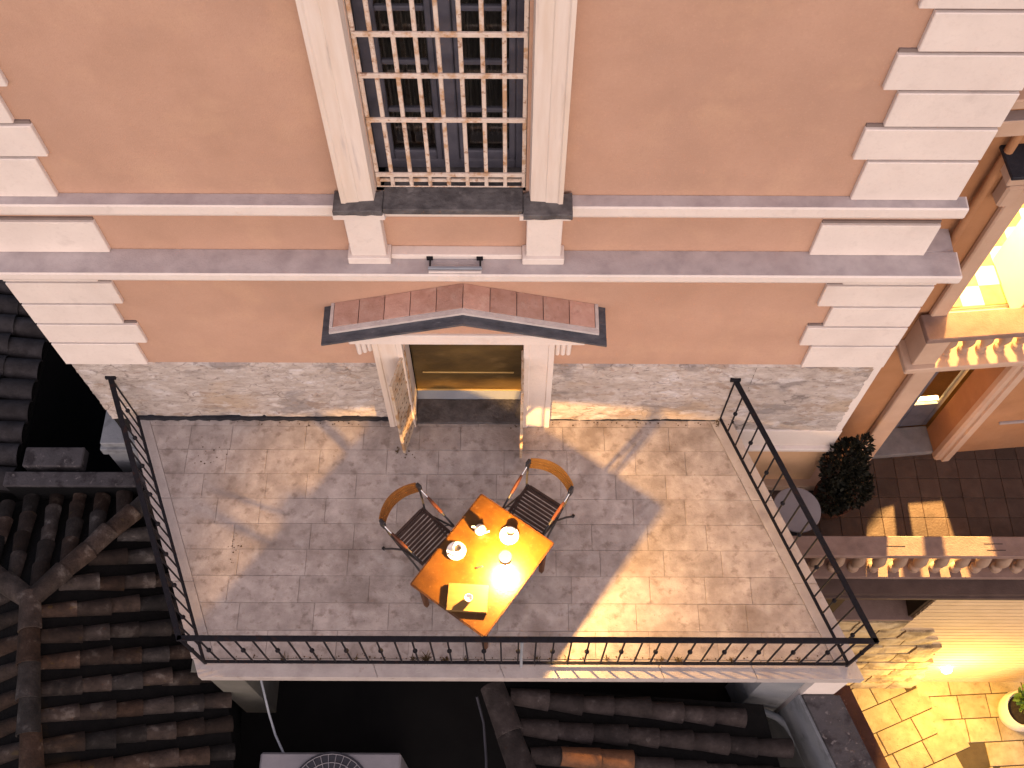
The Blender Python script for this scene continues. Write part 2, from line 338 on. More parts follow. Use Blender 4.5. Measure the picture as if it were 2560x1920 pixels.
# alley paving far below on the right
al = kind(MB().prism([(3.2, -7), (14, -7), (14, -1.0), (3.2, -1.0)], -6.4, -6.222).build('alley_pavement', 'alley_ground'), 'structure')
def slabs(ang, ox, oy, nx, ny, inside):
    c, s_ = math.cos(ang), math.sin(ang)
    for j in range(ny):
        w = .34; x = -random.random() * .4
        while x < nx:
            L = random.uniform(.4, .66)
            q = [(x + .007, j * w + .007), (x + L - .007, j * w + .007), (x + L - .007, j * w + w - .007), (x + .007, j * w + w - .007)]
            q = [(ox + c * a - s_ * b, oy + s_ * a + c * b) for a, b in q]
            mx = sum(p[0] for p in q) / 4; my = sum(p[1] for p in q) / 4
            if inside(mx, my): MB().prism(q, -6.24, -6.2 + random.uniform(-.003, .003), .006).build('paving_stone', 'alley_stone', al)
            x += L
side = lambda x, y: (x - 6.02) * (-2.54 + 1.5) - (y + 1.5) * (6.7 - 6.02)
slabs(R(22), 4.3, -4.3, 4.2, 10, lambda x, y: side(x, y) > -.05 and y > -3.6 and x > 4.1 and y < -1.25)
slabs(R(3), 5.8, -3.6, 2.8, 7, lambda x, y: side(x, y) < -.05 and y < -1.25)

# ================================================================== MAIN BUILDING
mb = thing('main_building', 'pink plastered house front with cream corner quoins above the stone terrace', 'building', (-.4, .6, -6.5))
def grid_wall(m, xs, zs, holes, y=0.):
    for i in range(len(xs) - 1):
        for j in range(len(zs) - 1):
            cx, cz = (xs[i] + xs[i + 1]) / 2, (zs[j] + zs[j + 1]) / 2
            if any(h[0] < cx < h[1] and h[2] < cz < h[3] for h in holes): continue
            m.add([(xs[i], y, zs[j]), (xs[i + 1], y, zs[j]), (xs[i + 1], y, zs[j + 1]), (xs[i], y, zs[j + 1])], [(0, 1, 2, 3)])
w = MB()
DH = (-.98, .10, 0, 1.98); WH = (-.985, .095, 3.76, 6.4)
grid_wall(w, [-4.17, -.98, .10, 3.47], [1.165, 1.98, 2.96], [DH])
grid_wall(w, [-4.17, -.985, .095, 3.22], [2.96, 3.76, 6.4, 7.4], [WH])
w.add([(3.22, 0, 2.96), (3.22, 3, 2.96), (3.22, 3, 7.4), (3.22, 0, 7.4), (-4.17, 0, 7.4), (-4.17, 3, 7.4), (-4.17, 0, 1.165), (-4.17, 3, 1.165), (3.47, 0, 1.165), (3.47, .3, 1.165), (3.47, .3, 2.96), (3.47, 0, 2.96), (3.22, .3, 2.96)],
      [(0, 1, 2, 3), (3, 2, 5, 4), (4, 5, 7, 6), (8, 9, 10, 11), (11, 10, 12, 0)])
w.build('wall', 'plaster', mb)
MB().box(-4.12, 3.15, .75, 2.9, -6.5, 7.3).build('rear_wall', 'void', mb)
# weathered rubble base course
def rubble(x0, x1, z0, z1, name, seedv=0.):
    nx = int((x1 - x0) / .02); nz = int((z1 - z0) / .02); v = []; f = []
    for j in range(nz + 1):
        for i in range(nx + 1):
            x = x0 + (x1 - x0) * i / nx; z = z0 + (z1 - z0) * j / nz
            p = Vector((x * 1.0 + seedv, z * 1.0, 0))
            wv = noise.noise(Vector((x * 2.2, z * 4, 3 + seedv))) * .12
            d = noise.voronoi(Vector(((x + wv) * 3.4, (z + wv * .5) * 7.6, seedv)))[0]
            edge = min(.14, d[1] - d[0]) / .14
            worn = max(0, min(1, .5 + 1.6 * noise.noise(Vector((x * .9, z * 1.4, 7 + seedv)))))
            h = noise.fractal(Vector((x * 2.4, z * 6, seedv)), .8, 2., 5) * .006 + (edge - 1) * .016 * max(0, worn * 1.9 - .7) + noise.noise(p * 23) * .003
            fl_ = noise.noise(Vector((x * 3.1 + 4, z * 5.2, 1 + seedv))) + .45 * noise.noise(Vector((x * 11, z * 17, seedv)))
            h += .006 * max(0., min(1., (fl_ - .12) * 9)) 
            v.append((x, (-.012 - h - .006) if j < nz else .006, z))
    for j in range(nz):
        for i in range(nx):
            a = j * (nx + 1) + i; f.append((a, a + 1, a + nx + 2, a + nx + 1))
    m = MB(); m.add(v, f); return m.build(name, 'rubble', mb, smooth=False)
rubble(-4.13, -1.24, -.02, 1.168, 'rubble_base', 0.)
rubble(.37, 2.30, -.02, 1.168, 'rubble_base', 5.)
rubble(2.30, 3.40, -.235, 1.168, 'rubble_base', 9.)
MB().cbox(3.385, 3.47, -.018, .28, -.235, 1.165, .006).build('corner_render', 'trim', mb)
MB().box(-4.16, -1.2, .03, .2, -6.5, 1.16).build('base_core', 'void', mb)
MB().box(.37, 3.44, .03, .2, -6.5, 1.16).build('base_core', 'void', mb)
# lower wall by the courtyard
MB().cbox(2.0, 3.475, -.028, .2, -.60, -.236, .004).build('lower_wall', 'trim', mb)
MB().cbox(2.0, 3.49, -.075, .2, -.665, -.602, .008).build('lower_band', 'trim', mb)
MB().cbox(2.0, 3.455, -.022, .2, -1.56, -.667, .004).build('lower_wall', 'alley_lit_plaster', mb)
MB().cbox(2.0, 3.60, -.11, .3, -1.695, -1.562, .01).build('plinth', 'wing_trim', mb)
# string courses
def course(z0, z1, yf, x0, x1):
    c = MB().extr([(-.002, z0), (yf + .012, z0), (yf + .004, z0 + .02), (yf, z0 + .03), (yf, z1 - .012), (yf + .012, z1 - .002), (-.002, z1)], 'x', x0, x1).build('string_course', 'trim', mb)
    MB().box(x0, x1 - .012, yf + .013, -.004, z1 - .0015, z1 + .002).build('ledge_top', 'ledge_grey', c)  # thin greyer sheet over the top face of the ledge
    return c
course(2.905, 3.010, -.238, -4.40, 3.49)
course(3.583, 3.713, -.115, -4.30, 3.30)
MB().extr([(3.226, 3.005), (3.226, 3.03), (3.476, 2.985), (3.476, 2.965)], 'y', .001, .8).build('ledge_slope', 'ledge_grey', mb)
# quoins
def quoin(x0, x1, z0, z1):
    q = MB().cbox(x0, x1, -.04, .004, z0 + .002, z1 - .028, .006).build('quoin', 'trim', mb)
    MB().box(x0 + .004, x1 - .004, -.014, .003, z1 - .0275, z1 + .0015).build('joint', 'joint_grey', q)
zl_ = [1.185, 1.59, 1.925, 2.255, 2.59, 2.90]
for k in range(5):
    quoin(-4.165, (-3.40, -3.285, -3.39, -3.29, -3.39)[k], zl_[k], zl_[k + 1])
    quoin((2.70, 2.585, 2.715, 2.58, 2.70)[k], 3.466, zl_[k], zl_[k + 1])
quoin(-4.165, -3.15, 3.012, 3.43); quoin(2.325, 3.222, 3.012, 3.43)
zu = [3.714, 4.161, 4.497, 4.839, 5.169, 5.505, 5.84, 6.18, 6.52]
for k in range(8):
    quoin(-4.165, (-3.30, -3.20)[k % 2], zu[k], zu[k + 1]); quoin((2.45, 2.34)[k % 2], 3.222, zu[k], zu[k + 1])

# window: moulded surround, slate sill, joinery, iron grille
ws = MB()
def jamb_prof(sg, xo, xi):   # plan profile of the moulded jamb from outer edge to inner edge
    t = [(0, -.002), (0, -.125), (.028, -.128), (.04, -.118), (.12, -.112), (.128, -.106), (.232, -.098), (.245, .03), (.245, .17), (.2, .17), (.2, -.002)]
    return [(xo + sg * a, b) for a, b in t]
for sg, xo in ((1, -1.231), (-1, .36)):
    p = jamb_prof(sg, xo, 0); m = MB()
    if sg < 0: p = p[::-1]
    m.prism(p, 3.762, 6.6); m.build('jamb', 'frame_trim', mb, smooth=False)
sl = MB().cbox(-.935, .075, -.175, .30, 3.70, 3.76, .006).build('sill', 'slate_rough', mb)
def rough_slab(x0, x1, y0, y1, z0, z1, name, par, sd):
    rnd = random.Random(sd); n = 9; top = []
    for i in range(n + 1): top.append((x0 + (x1 - x0) * i / n, y0 + rnd.uniform(-.004, .006)))
    for i in range(n + 1): top.append((x1 - (x1 - x0) * i / n, y1 + rnd.uniform(-.02, .02)))
    return MB().prism(top, z0, z1, .006).build(name, 'slate_rough', par)
rough_slab(-1.29, -.937, -.195, -.02, 3.716, 3.766, 'sill_slab', sl, 3)
rough_slab(.077, .43, -.225, -.02, 3.716, 3.768, 'sill_slab', sl, 4)
for x0, x1 in ((-1.245, -.975), (.105, .37)):
    pd = MB().cbox(x0, x1, -.112, .0, 3.09, 3.60, .006).build('pedestal', 'trim', mb)
    MB().extr([(.0, 3.60), (-.13, 3.60), (-.15, 3.63), (-.185, 3.65), (-.185, 3.713), (.0, 3.713)], 'x', x0 - .055, x1 + .05).build('pedestal_cap', 'trim', pd)
    MB().cbox(x0 - .03, x1 + .03, -.14, .0, 3.013, 3.09, .006).build('pedestal_foot', 'trim', pd)
MB().cbox(-.944, .074, -.15, 0, 3.655, 3.70, .006).build('sill_moulding', 'trim', mb)
MB().cbox(-.944, .074, -.09, 0, 3.013, 3.07, .006).build('panel_foot', 'trim', mb)
win = MB()
FY = .20
win.cbox(-.985, -.90, FY, FY + .06, 3.765, 6.4); win.cbox(.02, .095, FY, FY + .06, 3.765, 6.4); win.cbox(-.898, .018, FY, FY + .06, 3.765, 3.86)
win.cbox(-.50, -.385, FY - .02, FY + .05, 3.862, 6.4)
wo = win.build('window', 'window_paint', mb)
for xa, xb in ((-.898, -.502), (-.383, .018)):
    zz = [3.862, 4.37, 4.815, 5.265, 5.71, 6.15, 6.4]
    fr = MB(); fr.cbox(xa, xa + .045, FY + .002, FY + .04, 3.862, 6.4); fr.cbox(xb - .045, xb, FY + .002, FY + .04, 3.862, 6.4)
    for k, z in enumerate(zz[:-1]): fr.cbox(xa + .046, xb - .046, FY + .002, FY + .04, z - (.02 if k else 0), z + (.02 if k else .09))
    so = fr.build('sash', 'window_paint', wo)
    for k in range(6): MB().box(xa + .046, xb - .046, FY + .018, FY + .022, zz[k] + .021, zz[k + 1] - .021).build('pane', 'clear_glass', wo)
cu = MB()
for xa, xb in ((-.9, -.5), (-.38, .02)):
    n = 40
    cu.add([(xa + (xb - xa) * i / n, .42 + .03 * math.sin(i * 1.7 + xa * 9), z) for z in (3.9, 6.4) for i in range(n + 1)], [(i, i + 1, i + n + 2, i + n + 1) for i in range(n)])
cu.build('curtain', 'curtain', wo)
gr = MB().cbox(-.985, .095, .022, .03, 3.768, 3.778, .002).build('grille', 'rust_paint', mb)
GX = [-1.0 + 1.08 * i / 8 for i in range(9)]
for i, x in enumerate(GX):
    h = 6.4
    x_ = min(max(x, -.968), .078)
    MB().cbox(x_ - .014, x_ + .014, .02, .046, 3.779, h, .004).build('grille_bar', 'rust_paint', gr)
for z in (3.925, 4.494, 4.903, 5.25, 5.62, 6.0):
    MB().cbox(-.975, .085, .002, .0195, z - .019, z + .019, .003).build('grille_rail', 'rust_paint', gr)
MB().cbox(-.975, .085, .043, .06, 3.80, 3.83, .003).build('grille_rail', 'rust_paint', gr)

# doorway: pilasters, lintel, pediment hood, door, threshold
for sg, x0, x1 in ((-1, -1.25, -.985), (1, .105, .38)):
    pl = MB(); 
    pl.prism([(x0, -.11), (x0 + .05, -.11), (x0 + .056, -.10), (x1 - .056, -.10), (x1 - .05, -.11), (x1, -.11), (x1, .24), (x0, .24)], 0, 2.0)
    po = pl.build('pilaster', 'trim' if sg > 0 else 'frame_trim', mb)
    # fluted bracket beside the capital
    c = MB(); xa = x0 - .16 if sg < 0 else x1 + .005
    for k in range(3): c.tube([(xa + .025 + .05 * k, -.055, 1.46 + .03 * k * (sg < 0)), (xa + .025 + .05 * k, -.06, 1.75)], [.022, .027], 10)
    c.cbox(xa, xa + .155, -.095, 0, 1.751, 1.80, .01); c.cbox(xa - .01, xa + .165, -.12, 0, 1.801, 1.86, .012)
    c.build('bracket', 'trim', po, smooth=True)
MB().cbox(-1.39, .62, -.31, 0, 2.05, 2.195, .008).build('lintel', 'trim', mb)
MB().cbox(-1.25, .48, -.2, .24, 1.975, 2.049, .006).build('door_head', 'trim', mb)
pe = MB().extr([(-1.36, 2.197), (.59, 2.197), (-.40, 2.46)], 'y', -.285, 0).build('pediment', 'plaster', mb)
ZS = lambda x, x0, z0, x1, z1: z0 + (z1 - z0) * (x - x0) / (x1 - x0)
for sg in (-1, 1):
    xe = -1.605 if sg < 0 else .795; xa = -.405; z0, z1 = 2.16, 2.50
    a, b = (xe, z0), (xa, z1)
    pr = [(a[0], a[1] - .028), (b[0], b[1] - .028), (b[0], b[1]), (a[0], a[1])]
    MB().extr(pr if sg < 0 else pr[::-1], 'y', -.372, -.001).build('slate_slab', 'slate', pe)
    zat = lambda x: z0 + (z1 - z0) * (x - xe) / (xa - xe)
    xs = [xe - sg * .095 + (xa - xe + sg * .095) * k / 5 for k in range(6)]
    for k in range(5):
        l_, r_ = sorted((xs[k], xs[k + 1])); l_ += .003; r_ -= .003; u = random.uniform(0, .004)
        MB().extr([(l_, zat(l_) + .002), (r_, zat(r_) + .002), (r_, zat(r_) + .034 + u), (l_, zat(l_) + .034 + u)], 'y', -.235, -.003).build('roof_tile', 'pink_tile', pe)
    l_, r_ = sorted((xs[0] + sg * .03, xa))
    MB().extr([(l_, zat(l_) + .001), (r_, zat(r_) + .001), (r_, zat(r_) + .03), (l_, zat(l_) + .03)], 'y', -.285, -.237).build('mortar_fillet', 'mortar', pe)
    l_, r_ = sorted((xs[0] + sg * .03, xs[0] + sg * .001))
    MB().extr([(l_, zat(l_) + .001), (r_, zat(r_) + .001), (r_, zat(r_) + .04), (l_, zat(l_) + .04)], 'y', -.2365, -.002).build('mortar_fillet', 'mortar', pe)
do = MB().cbox(-.984, .104, .28, .32, .10, 1.97, .004).build('door', 'door_varnish', mb)
MB().cbox(-.90, .02, .268, .28, .47, .487, .003).build('door_rail', 'door_edge', do)
MB().cbox(-.98, .10, .262, .279, .098, .118, .003).build('door_rail', 'door_edge', do)
MB().extr([(.20, .035), (.275, .095), (.275, .02), (.20, .02)], 'x', -.98, .10).build('weather_bar', 'grey_metal', do)
rough_slab(-.978, .098, -.075, .21, -.02, .03, 'threshold', mb, 8)
# two perforated gate leaves folded outwards
def gate(name, hx, hy, ang, length, lab):
    g = thing(name, lab, 'gate', (hx, hy, .03), ang, 'gate leaves of the terrace door')
    mw = W[g.name]
    fr = MB(); fr.cbox(0, .025, -.014, .014, 0, 1.44, .003); fr.cbox(length - .025, length, -.014, .014, -.005, 1.44, .003)
    for z in (0, .45, .95, 1.41): fr.cbox(.026, length - .026, -.012, .012, z, z + .03, .003)
    fr.build('gate_frame', 'gate_paint', g, mw)
    MB().box(.02, length - .02, -.004, .004, .02, 1.42).build('sheet', 'gate_paint', g, mw)
    sm = MB().cbox(-.012, .012, -.0065, .0065, -.006, .006, .001).mesh('slot', 'dark_slot')
    for i in range(9):
        for j in range(6):
            x = .05 + (length - .1) * (j + .5 * (i % 2)) / 5.6; z = .09 + .145 * i
            if x < length - .035 and not any(abs(z - q - .015) < .025 for q in (.45, .95)): put('slot', sm, mw @ T(x, 0, z), g)
    return g
gate('gate_leaf', -.985, -.03, R(-90 - 15), .40, 'rusty cream gate leaf folded against the left door pilaster')
gate('gate_leaf', .100, -.03, R(-90 - 1), .44, 'rusty cream gate leaf seen edge-on at the right door pilaster')
# dark flashing along the wall foot
fl = MB(); pts = []
for i in range(60): pts.append((-3.84 + 2.58 * i / 59, -.045 + .006 * math.sin(i * 1.9) + random.uniform(-.003, .003)))
fl.prism(pts + [(-1.26, -.005), (-3.84, -.005)], .001, .06, .004); fl.build('flashing', 'pitch', mb)
pts = [(.40 + 1.7 * i / 40, -.030 + random.uniform(-.004, .004)) for i in range(41)]
MB().prism(pts + [(2.1, -.005), (.40, -.005)], .001, .012, .003).build('flashing', 'pitch', mb)

lf = thing('light_bar', 'slim dark light bar on two brackets on the lower ledge under the window', 'light fixture', (-.44, -.13, 3.012))
MB().cbox(-.655, -.235, -.20, -.178, 3.030, 3.05, .003).build('bar', 'grey_metal', lf)
MB().cbox(-.65, -.24, -.225, -.204, 3.016, 3.03, .003).build('lens', 'trim', lf)
for x in (-.64, -.25):
    MB().tube([(x, -.09, 3.04), (x, -.178, 3.04)], .007, 6).build('arm', 'iron', lf)
    MB().cbox(x - .03, x + .02, -.105, -.085, 3.016, 3.055, .003).build('bracket', 'iron', lf)

# ================================================================== TERRACE RAILING
rl = thing('terrace_railing', 'black wrought iron railing with knobbed balusters around the terrace edge', 'railing', (0, -2.53, 0))
A = Vector((-3.845, -.03, 0)); B = Vector((-2.82, -2.53, 0)); C_ = Vector((3.10, -2.53, 0)); D = Vector((2.14, -.03, 0))
HT = .90
def bar_between(p, q, w_, h_, name, par, mat='iron'):
    d = q - p; L = d.length; a = math.atan2(d.y, d.x)
    return MB().cbox(0, L, -w_ / 2, w_ / 2, -h_ / 2, h_ / 2, .004).build(name, mat, par, Matrix.Translation(p) @ Matrix.Rotation(a, 4, 'Z') @ Matrix.Rotation(-math.asin(d.z / L), 4, 'Y'))
zt = Vector((0, 0, HT)); zb = Vector((0, 0, .06))
bm_plain = MB().cbox(-.007, .007, -.007, .007, .0, HT - .07, .002).mesh('baluster', 'iron')
kn = MB().lathe([(.008, -.024), (.019, -.014), (.023, 0), (.019, .014), (.008, .024)], seg=10).mesh('knob', 'iron', True)
for (p, q, n, ends) in ((A, B, 17, 1), (B, C_, 39, 1), (D, C_, 16, 0)):
    d = (q - p).normalized()
    bar_between(p + zt - d * (.12 if p is A else .02), q + zt + d * .02, .05, .022, 'top_rail', rl)
    bar_between(p + zb, q + zb, .03, .016, 'bottom_rail', rl)
    a = math.atan2(d.y, d.x)
    for i in range(n + 1):
        if ends == 0 and i == n: continue
        if p is B and i == 0: continue
        c = p.lerp(q, i / n)
        bo = put('baluster', bm_plain, T(c.x, c.y, .06, a), rl)
        if i % 2: put('knob', kn, T(c.x, c.y, .06 + .43), bo)
for p in (B, C_):
    MB().cbox(-.013, .013, -.013, .013, 0, HT, .003).build('post', 'iron', rl, T(p.x, p.y, 0))
for p in (A, D):
    MB().cbox(-.05, .05, -.012, .03, -.02, .02, .003).build('wall_bracket', 'iron', rl, T(p.x, p.y, HT))
MB().tube([(.094, -2.545, 0), (.094, -2.545, .88)], .014, 10).build('post', 'pipe_grey', rl)

# ================================================================== TABLE AND CHAIRS
tc = Vector((-.255, -1.808, 0)); ta = R(-35.5)
tb = thing('wooden_table', 'orange varnished wooden table lit by a small lamp on the terrace', 'table', tc, ta); mw = W[tb.name]
hx, hy = .405, .525
MB().cbox(-hx, hx, -hy, hy, .722, .75, .005).build('tabletop', 'table_wood', tb, mw)
ed = MB()
for a in ((-hx - .006, -hx - .001, -hy, hy), (hx + .001, hx + .006, -hy, hy), (-hx, hx, -hy - .006, -hy - .001), (-hx, hx, hy + .001, hy + .006)): ed.box(*a, .718, .746)
ed.build('edge_band', 'table_edge', tb, mw)
ap = MB()
for a in ((-hx + .05, -hx + .07, -hy + .06, hy - .06), (hx - .07, hx - .05, -hy + .06, hy - .06), (-hx + .071, hx - .071, -hy + .06, -hy + .08), (-hx + .071, hx - .071, hy - .08, hy - .06)): ap.cbox(*a, .64, .721, .003)
ap.build('apron', 'table_edge', tb, mw)
for sx in (-1, 1):
    for sy in (-1, 1):
        lx, ly = sx * (hx - .06), sy * (hy - .07); lm = MB()
        lm.add([(lx + a * r_, ly + b * r_, z) for z, r_ in ((0.001, .018), (.64, .027), (.72, .027)) for a, b in ((-1, -1), (1, -1), (1, 1), (-1, 1))],
               [(3, 2, 1, 0)] + [(k * 4 + i, k * 4 + (i + 1) % 4, k * 4 + 4 + (i + 1) % 4, k * 4 + 4 + i) for k in (0, 1) for i in range(4)] + [(8, 9, 10, 11)])
        lm.build('leg', 'table_edge', tb, mw)

def make_chair(label, wood):
    c = thing('folding_chair', label, 'chair', (0, 0, 0), 0, 'folding chairs at the terrace table')
    zs = .445
    fr = MB()
    for x in (-.195, .195): fr.cbox(x - .014, x + .014, -.195, .20, zs - .03, zs, .004)
    fr.cbox(-.18, .18, -.2, -.172, zs - .03, zs, .004); fr.cbox(-.18, .18, .176, .204, zs - .03, zs, .004)
    fr.build('seat_frame', 'seat_wood', c)
    for k in range(9):
        y = -.15 + .0375 * k
        MB().cbox(-.18, .18, y - .012, y + .012, zs - .012, zs + .006, .003).build('slat', 'seat_wood', c)
    # curved backrest of several laths
    n = 18; m = MB()
    def arc(t, off=0.): x = -.235 + .47 * t; return x, -.215 - .085 * (1 - (2 * t - 1) ** 2) - off
    for k in range(4):
        z0 = .745 + .030 * k; tilt = -.014 * k; v = []; f = []
        for i in range(n + 1):
            t = i / n; x, y = arc(t)
            for (dy, dz) in ((0, 0), (-.014, .002), (-.020, .028), (-.006, .026)): v.append((x, y + dy + tilt, z0 + dz))
        for i in range(n):
            for q in range(4): a = i * 4 + q; b = i * 4 + (q + 1) % 4; f.append((a, a + 4, b + 4, b))
        f += [(0, 1, 2, 3), (n * 4 + 3, n * 4 + 2, n * 4 + 1, n * 4)]
        m.add(v, f)
    m.build('backrest', wood, c)
    for s in (-1, 1):
        e = MB(); e.cbox(s * .235 - .016, s * .235 + .016, -.262, -.205, .735, .87, .005); e.build('end_cap', 'tube_paint', c)
        MB().tube([(s * .235, -.232, .80), (s * .236, -.17, .765), (s * .235, -.12, .745)], .009, 8).build('arm_tube', 'chrome', c, smooth=True)
        MB().tube([(s * .235, -.13, .75), (s * .233, -.05, .71), (s * .23, .05, .672)], [.012, .017, .015], 8).build('armrest', 'arm_wood', c, smooth=True)
        MB().tube([(s * .23, .04, .675), (s * .226, .16, .625), (s * .226, .20, .595), (s * .224, .185, .56), (s * .215, -.05, .40), (s * .235, -.20, .19), (s * .256, -.31, .012)], .010, 8).build('leg', 'tube_paint', c, smooth=True)
        MB().tube([(s * .235, -.236, .80), (s * .222, -.20, .60), (s * .205, -.17, .44), (s * .205, .05, .22), (s * .21, .26, .012)], .010, 8).build('leg', 'tube_paint', c, smooth=True)
        MB().cbox(s * .256 - .014, s * .256 + .014, -.335, -.30, 0, .022, .004).build('foot', 'black_plastic', c)
        MB().tube([(s * .224, .15, .54), (s * .208, .09, .44)], .006, 6).build('link', 'tube_paint', c)
    return c
ch = make_chair('folding chair with smooth worn wooden backrest, left of the table', 'back_wood_dark')
ch.location = (-.832, -1.44, 0); ch.rotation_euler = (0, 0, R(-131.6))
ch2 = copy_tree(ch); ch2['label'] = 'folding chair with ribbed orange backrest brightened as if lamplit, nearer the gate leaf, behind the table'
ch2.location = (.216, -1.194, 0); ch2.rotation_euler = (0, 0, R(145.5))
for o in ch2.children:
    if o.name.startswith('backrest'): o.data = o.data.copy(); o.data.materials[0] = MATS['back_wood_lit']

# ---- things on the table
TZ = .7505
def cup_set(x, y, ang, lab_s, lab_c, lab_sp, full):
    s = MB().lathe([(.0, .004), (.045, .002), (.05, .0), (.058, .004), (.082, .014), (.088, .019), (.084, .021), (.055, .009), (.03, .008), (0, .008)], seg=32).build('saucer', 'porcelain', None, T(x, y, TZ), True)
    tag(s, lab_s, 'saucer', 'saucers on the terrace table')
    c = thing('coffee_cup', lab_c, 'cup', (x + .012, y + .015, TZ + .0085), ang, 'cups on the terrace table'); m = W[c.name]
    MB().lathe([(0, 0), (.022, 0), (.024, .006), (.032, .02), (.040, .05), (.0415, .06), (.039, .06), (.036, .045), (.028, .018), (0, .012)], seg=24).build('bowl', 'porcelain', c, m, True)
    MB().lathe([(0, full - .006), (.0365, full)], seg=20).build('drink', 'coffee', c, m)
    MB().tube([(.036, 0, .05), (.055, 0, .052), (.062, 0, .038), (.052, 0, .022), (.032, 0, .02)], .0045, 8).build('handle', 'porcelain', c, m, True)
    sp = thing('teaspoon', lab_sp, 'spoon', (x - .01, y - .05, TZ + .022), ang + 2.2, 'teaspoons on the saucers'); m = W[sp.name]
    MB().tube([(-.03, 0, .004), (.0, 0, .001), (.05, 0, .002)], [.004, .0028, .003], 6).build('spoon_stem', 'spoon_steel', sp, m, True)
    MB().lathe([(0, -.004), (.008, -.002), (.0115, .002), (.0, .0)], seg=12).build('spoon_bowl', 'spoon_steel', sp, m @ Matrix.Translation((.06, 0, .002)), True)
cup_set(-.494, -1.70, .6, 'white saucer under a cup near the left chair', 'white cup with dregs on the saucer by the left chair', 'steel teaspoon on the saucer by the left chair', .03)
cup_set(-.02, -1.553, -.8, 'white saucer under a cup near the right chair', 'white cup on the saucer by the right chair', 'steel teaspoon on the saucer by the right chair', .036)
tp = thing('teapot', 'small round white porcelain teapot between the two saucers', 'teapot', (-.283, -1.51, TZ), R(-20)); m = W[tp.name]
MB().lathe([(0, 0), (.03, 0), (.034, .004), (.048, .025), (.053, .045), (.048, .068), (.034, .084), (.028, .088)], seg=24).build('body', 'porcelain', tp, m, True)
MB().lathe([(.03, .0885), (.027, .094), (.012, .101), (.006, .104), (.009, .111), (.005, .118), (0, .119)], seg=20).build('lid', 'porcelain', tp, m, True)
MB().tube([(.044, 0, .04), (.066, 0, .052), (.078, 0, .078), (.088, 0, .088)], [.016, .011, .008, .007], 10).build('spout', 'porcelain', tp, m, True)
MB().tube([(-.042, 0, .076), (-.066, 0, .08), (-.08, 0, .062), (-.07, 0, .036), (-.046, 0, .028)], .006, 8).build('handle', 'porcelain', tp, m, True)
bx = thing('wooden_box', 'pale wooden lidded box lying on the near corner of the table', 'box', (-.382, -2.135, TZ), R(-3.5)); m = W[bx.name]
MB().cbox(-.178, .178, -.122, .122, 0, .022, .003).build('box_body', 'box_wood', bx, m)
MB().box(-.174, .174, -.118, .118, .022, .0245).build('seam', 'box_dark', bx, m)
MB().cbox(-.178, .178, -.122, .122, .0245, .037, .003).build('lid', 'box_wood', bx, m)
MB().cbox(-.172, .172, .1225, .126, .012, .032, .001).build('hinge', 'box_dark', bx, m)
jr = thing('white_tumbler', 'small white tumbler standing on the wooden box', 'tumbler', (-.370, -2.150, TZ + .0375)); m = W[jr.name]
MB().lathe([(0, 0), (.026, 0), (.029, .005), (.036, .058), (.033, .058), (.030, .02), (0, .012)], seg=24).build('glass_wall', 'porcelain', jr, m, True)
MB().lathe([(0, .036), (.0312, .041)], seg=20).build('filling', 'opal' if 0 else 'porcelain', jr, m)
li = thing('lighter', 'tiny black lighter lying beside the table lamp', 'lighter', (-.287, -1.848, TZ), R(15)); m = W[li.name]
MB().cbox(-.03, .022, -.010, .010, 0, .014, .003).build('body', 'black_plastic', li, m)
MB().cbox(.0225, .04, -.009, .009, 0, .014, .002).build('cap', 'spoon_steel', li, m)
lp = thing('table_lamp', 'cordless table lamp with a small round head shining on the table', 'lamp', (-.052, -1.863, TZ)); m = W[lp.name]
MB().lathe([(0, 0), (.05, 0), (.05, .010), (.044, .014), (.0, .015)], seg=28).build('base', 'porcelain', lp, m, True)
MB().tube([(0, 0, .014), (0, 0, .291)], .005, 10).build('stem', 'brass', lp, m, True)
MB().lathe([(.0, .292), (.056, .292), (.060, .296), (.060, .345), (.058, .348)], seg=32).build('shade', 'brass', lp, m, True)
MB().lathe([(.058, .3485), (.054, .353), (.03, .357), (0, .358)], seg=32).build('shade_top', 'opal', lp, m, True)
L = bpy.data.lights.new('table_lamp_light', 'SPOT'); L.spot_size = R(147); L.spot_blend = .10; L.shadow_soft_size = .020; L.energy = 980; L.color = (1, .545, .17)
lo = bpy.data.objects.new('table_lamp_light', L); COL.objects.link(lo); lo.parent = lp; lo.location = (.0, 0, .288)

# ================================================================== TILED ROOFS BELOW
def coppo(w0=.082, w1=.060, L=.37, t=.013, seg=8):
    """barrel tile along +x (downhill), wide end at x=L; crown up"""
    v = []; f = []
    for x, w_ in ((0, w1), (L * .5, (w0 + w1) / 2), (L, w0)):
        for rr in (w_, w_ - t):
            for k in range(seg + 1):
                a = math.pi * k / seg; v.append((x, rr * math.cos(a), rr * .95 * math.sin(a)))
    n = seg + 1
    for s_ in range(2):
        o = s_ * 2 * n
        for k in range(seg):
            f.append((o + k, o + 2 * n + k, o + 2 * n + k + 1, o + k + 1)); f.append((o + n + k + 1, o + 3 * n + k + 1, o + 3 * n + k, o + n + k))
    o = 4 * n
    for k in range(seg): f.append((o + k, o + n + k, o + n + k + 1, o + k + 1)); f.append((k + 1, n + k + 1, n + k, k))
    m = MB(); m.add(v, f); return m
def tile_meshes(mat, w_=.084): return [coppo(w_ + .004 * k, w_ * .74 + .003 * k, .355 + .015 * k).mesh('roof_tile', mat, True) for k in range(3)]
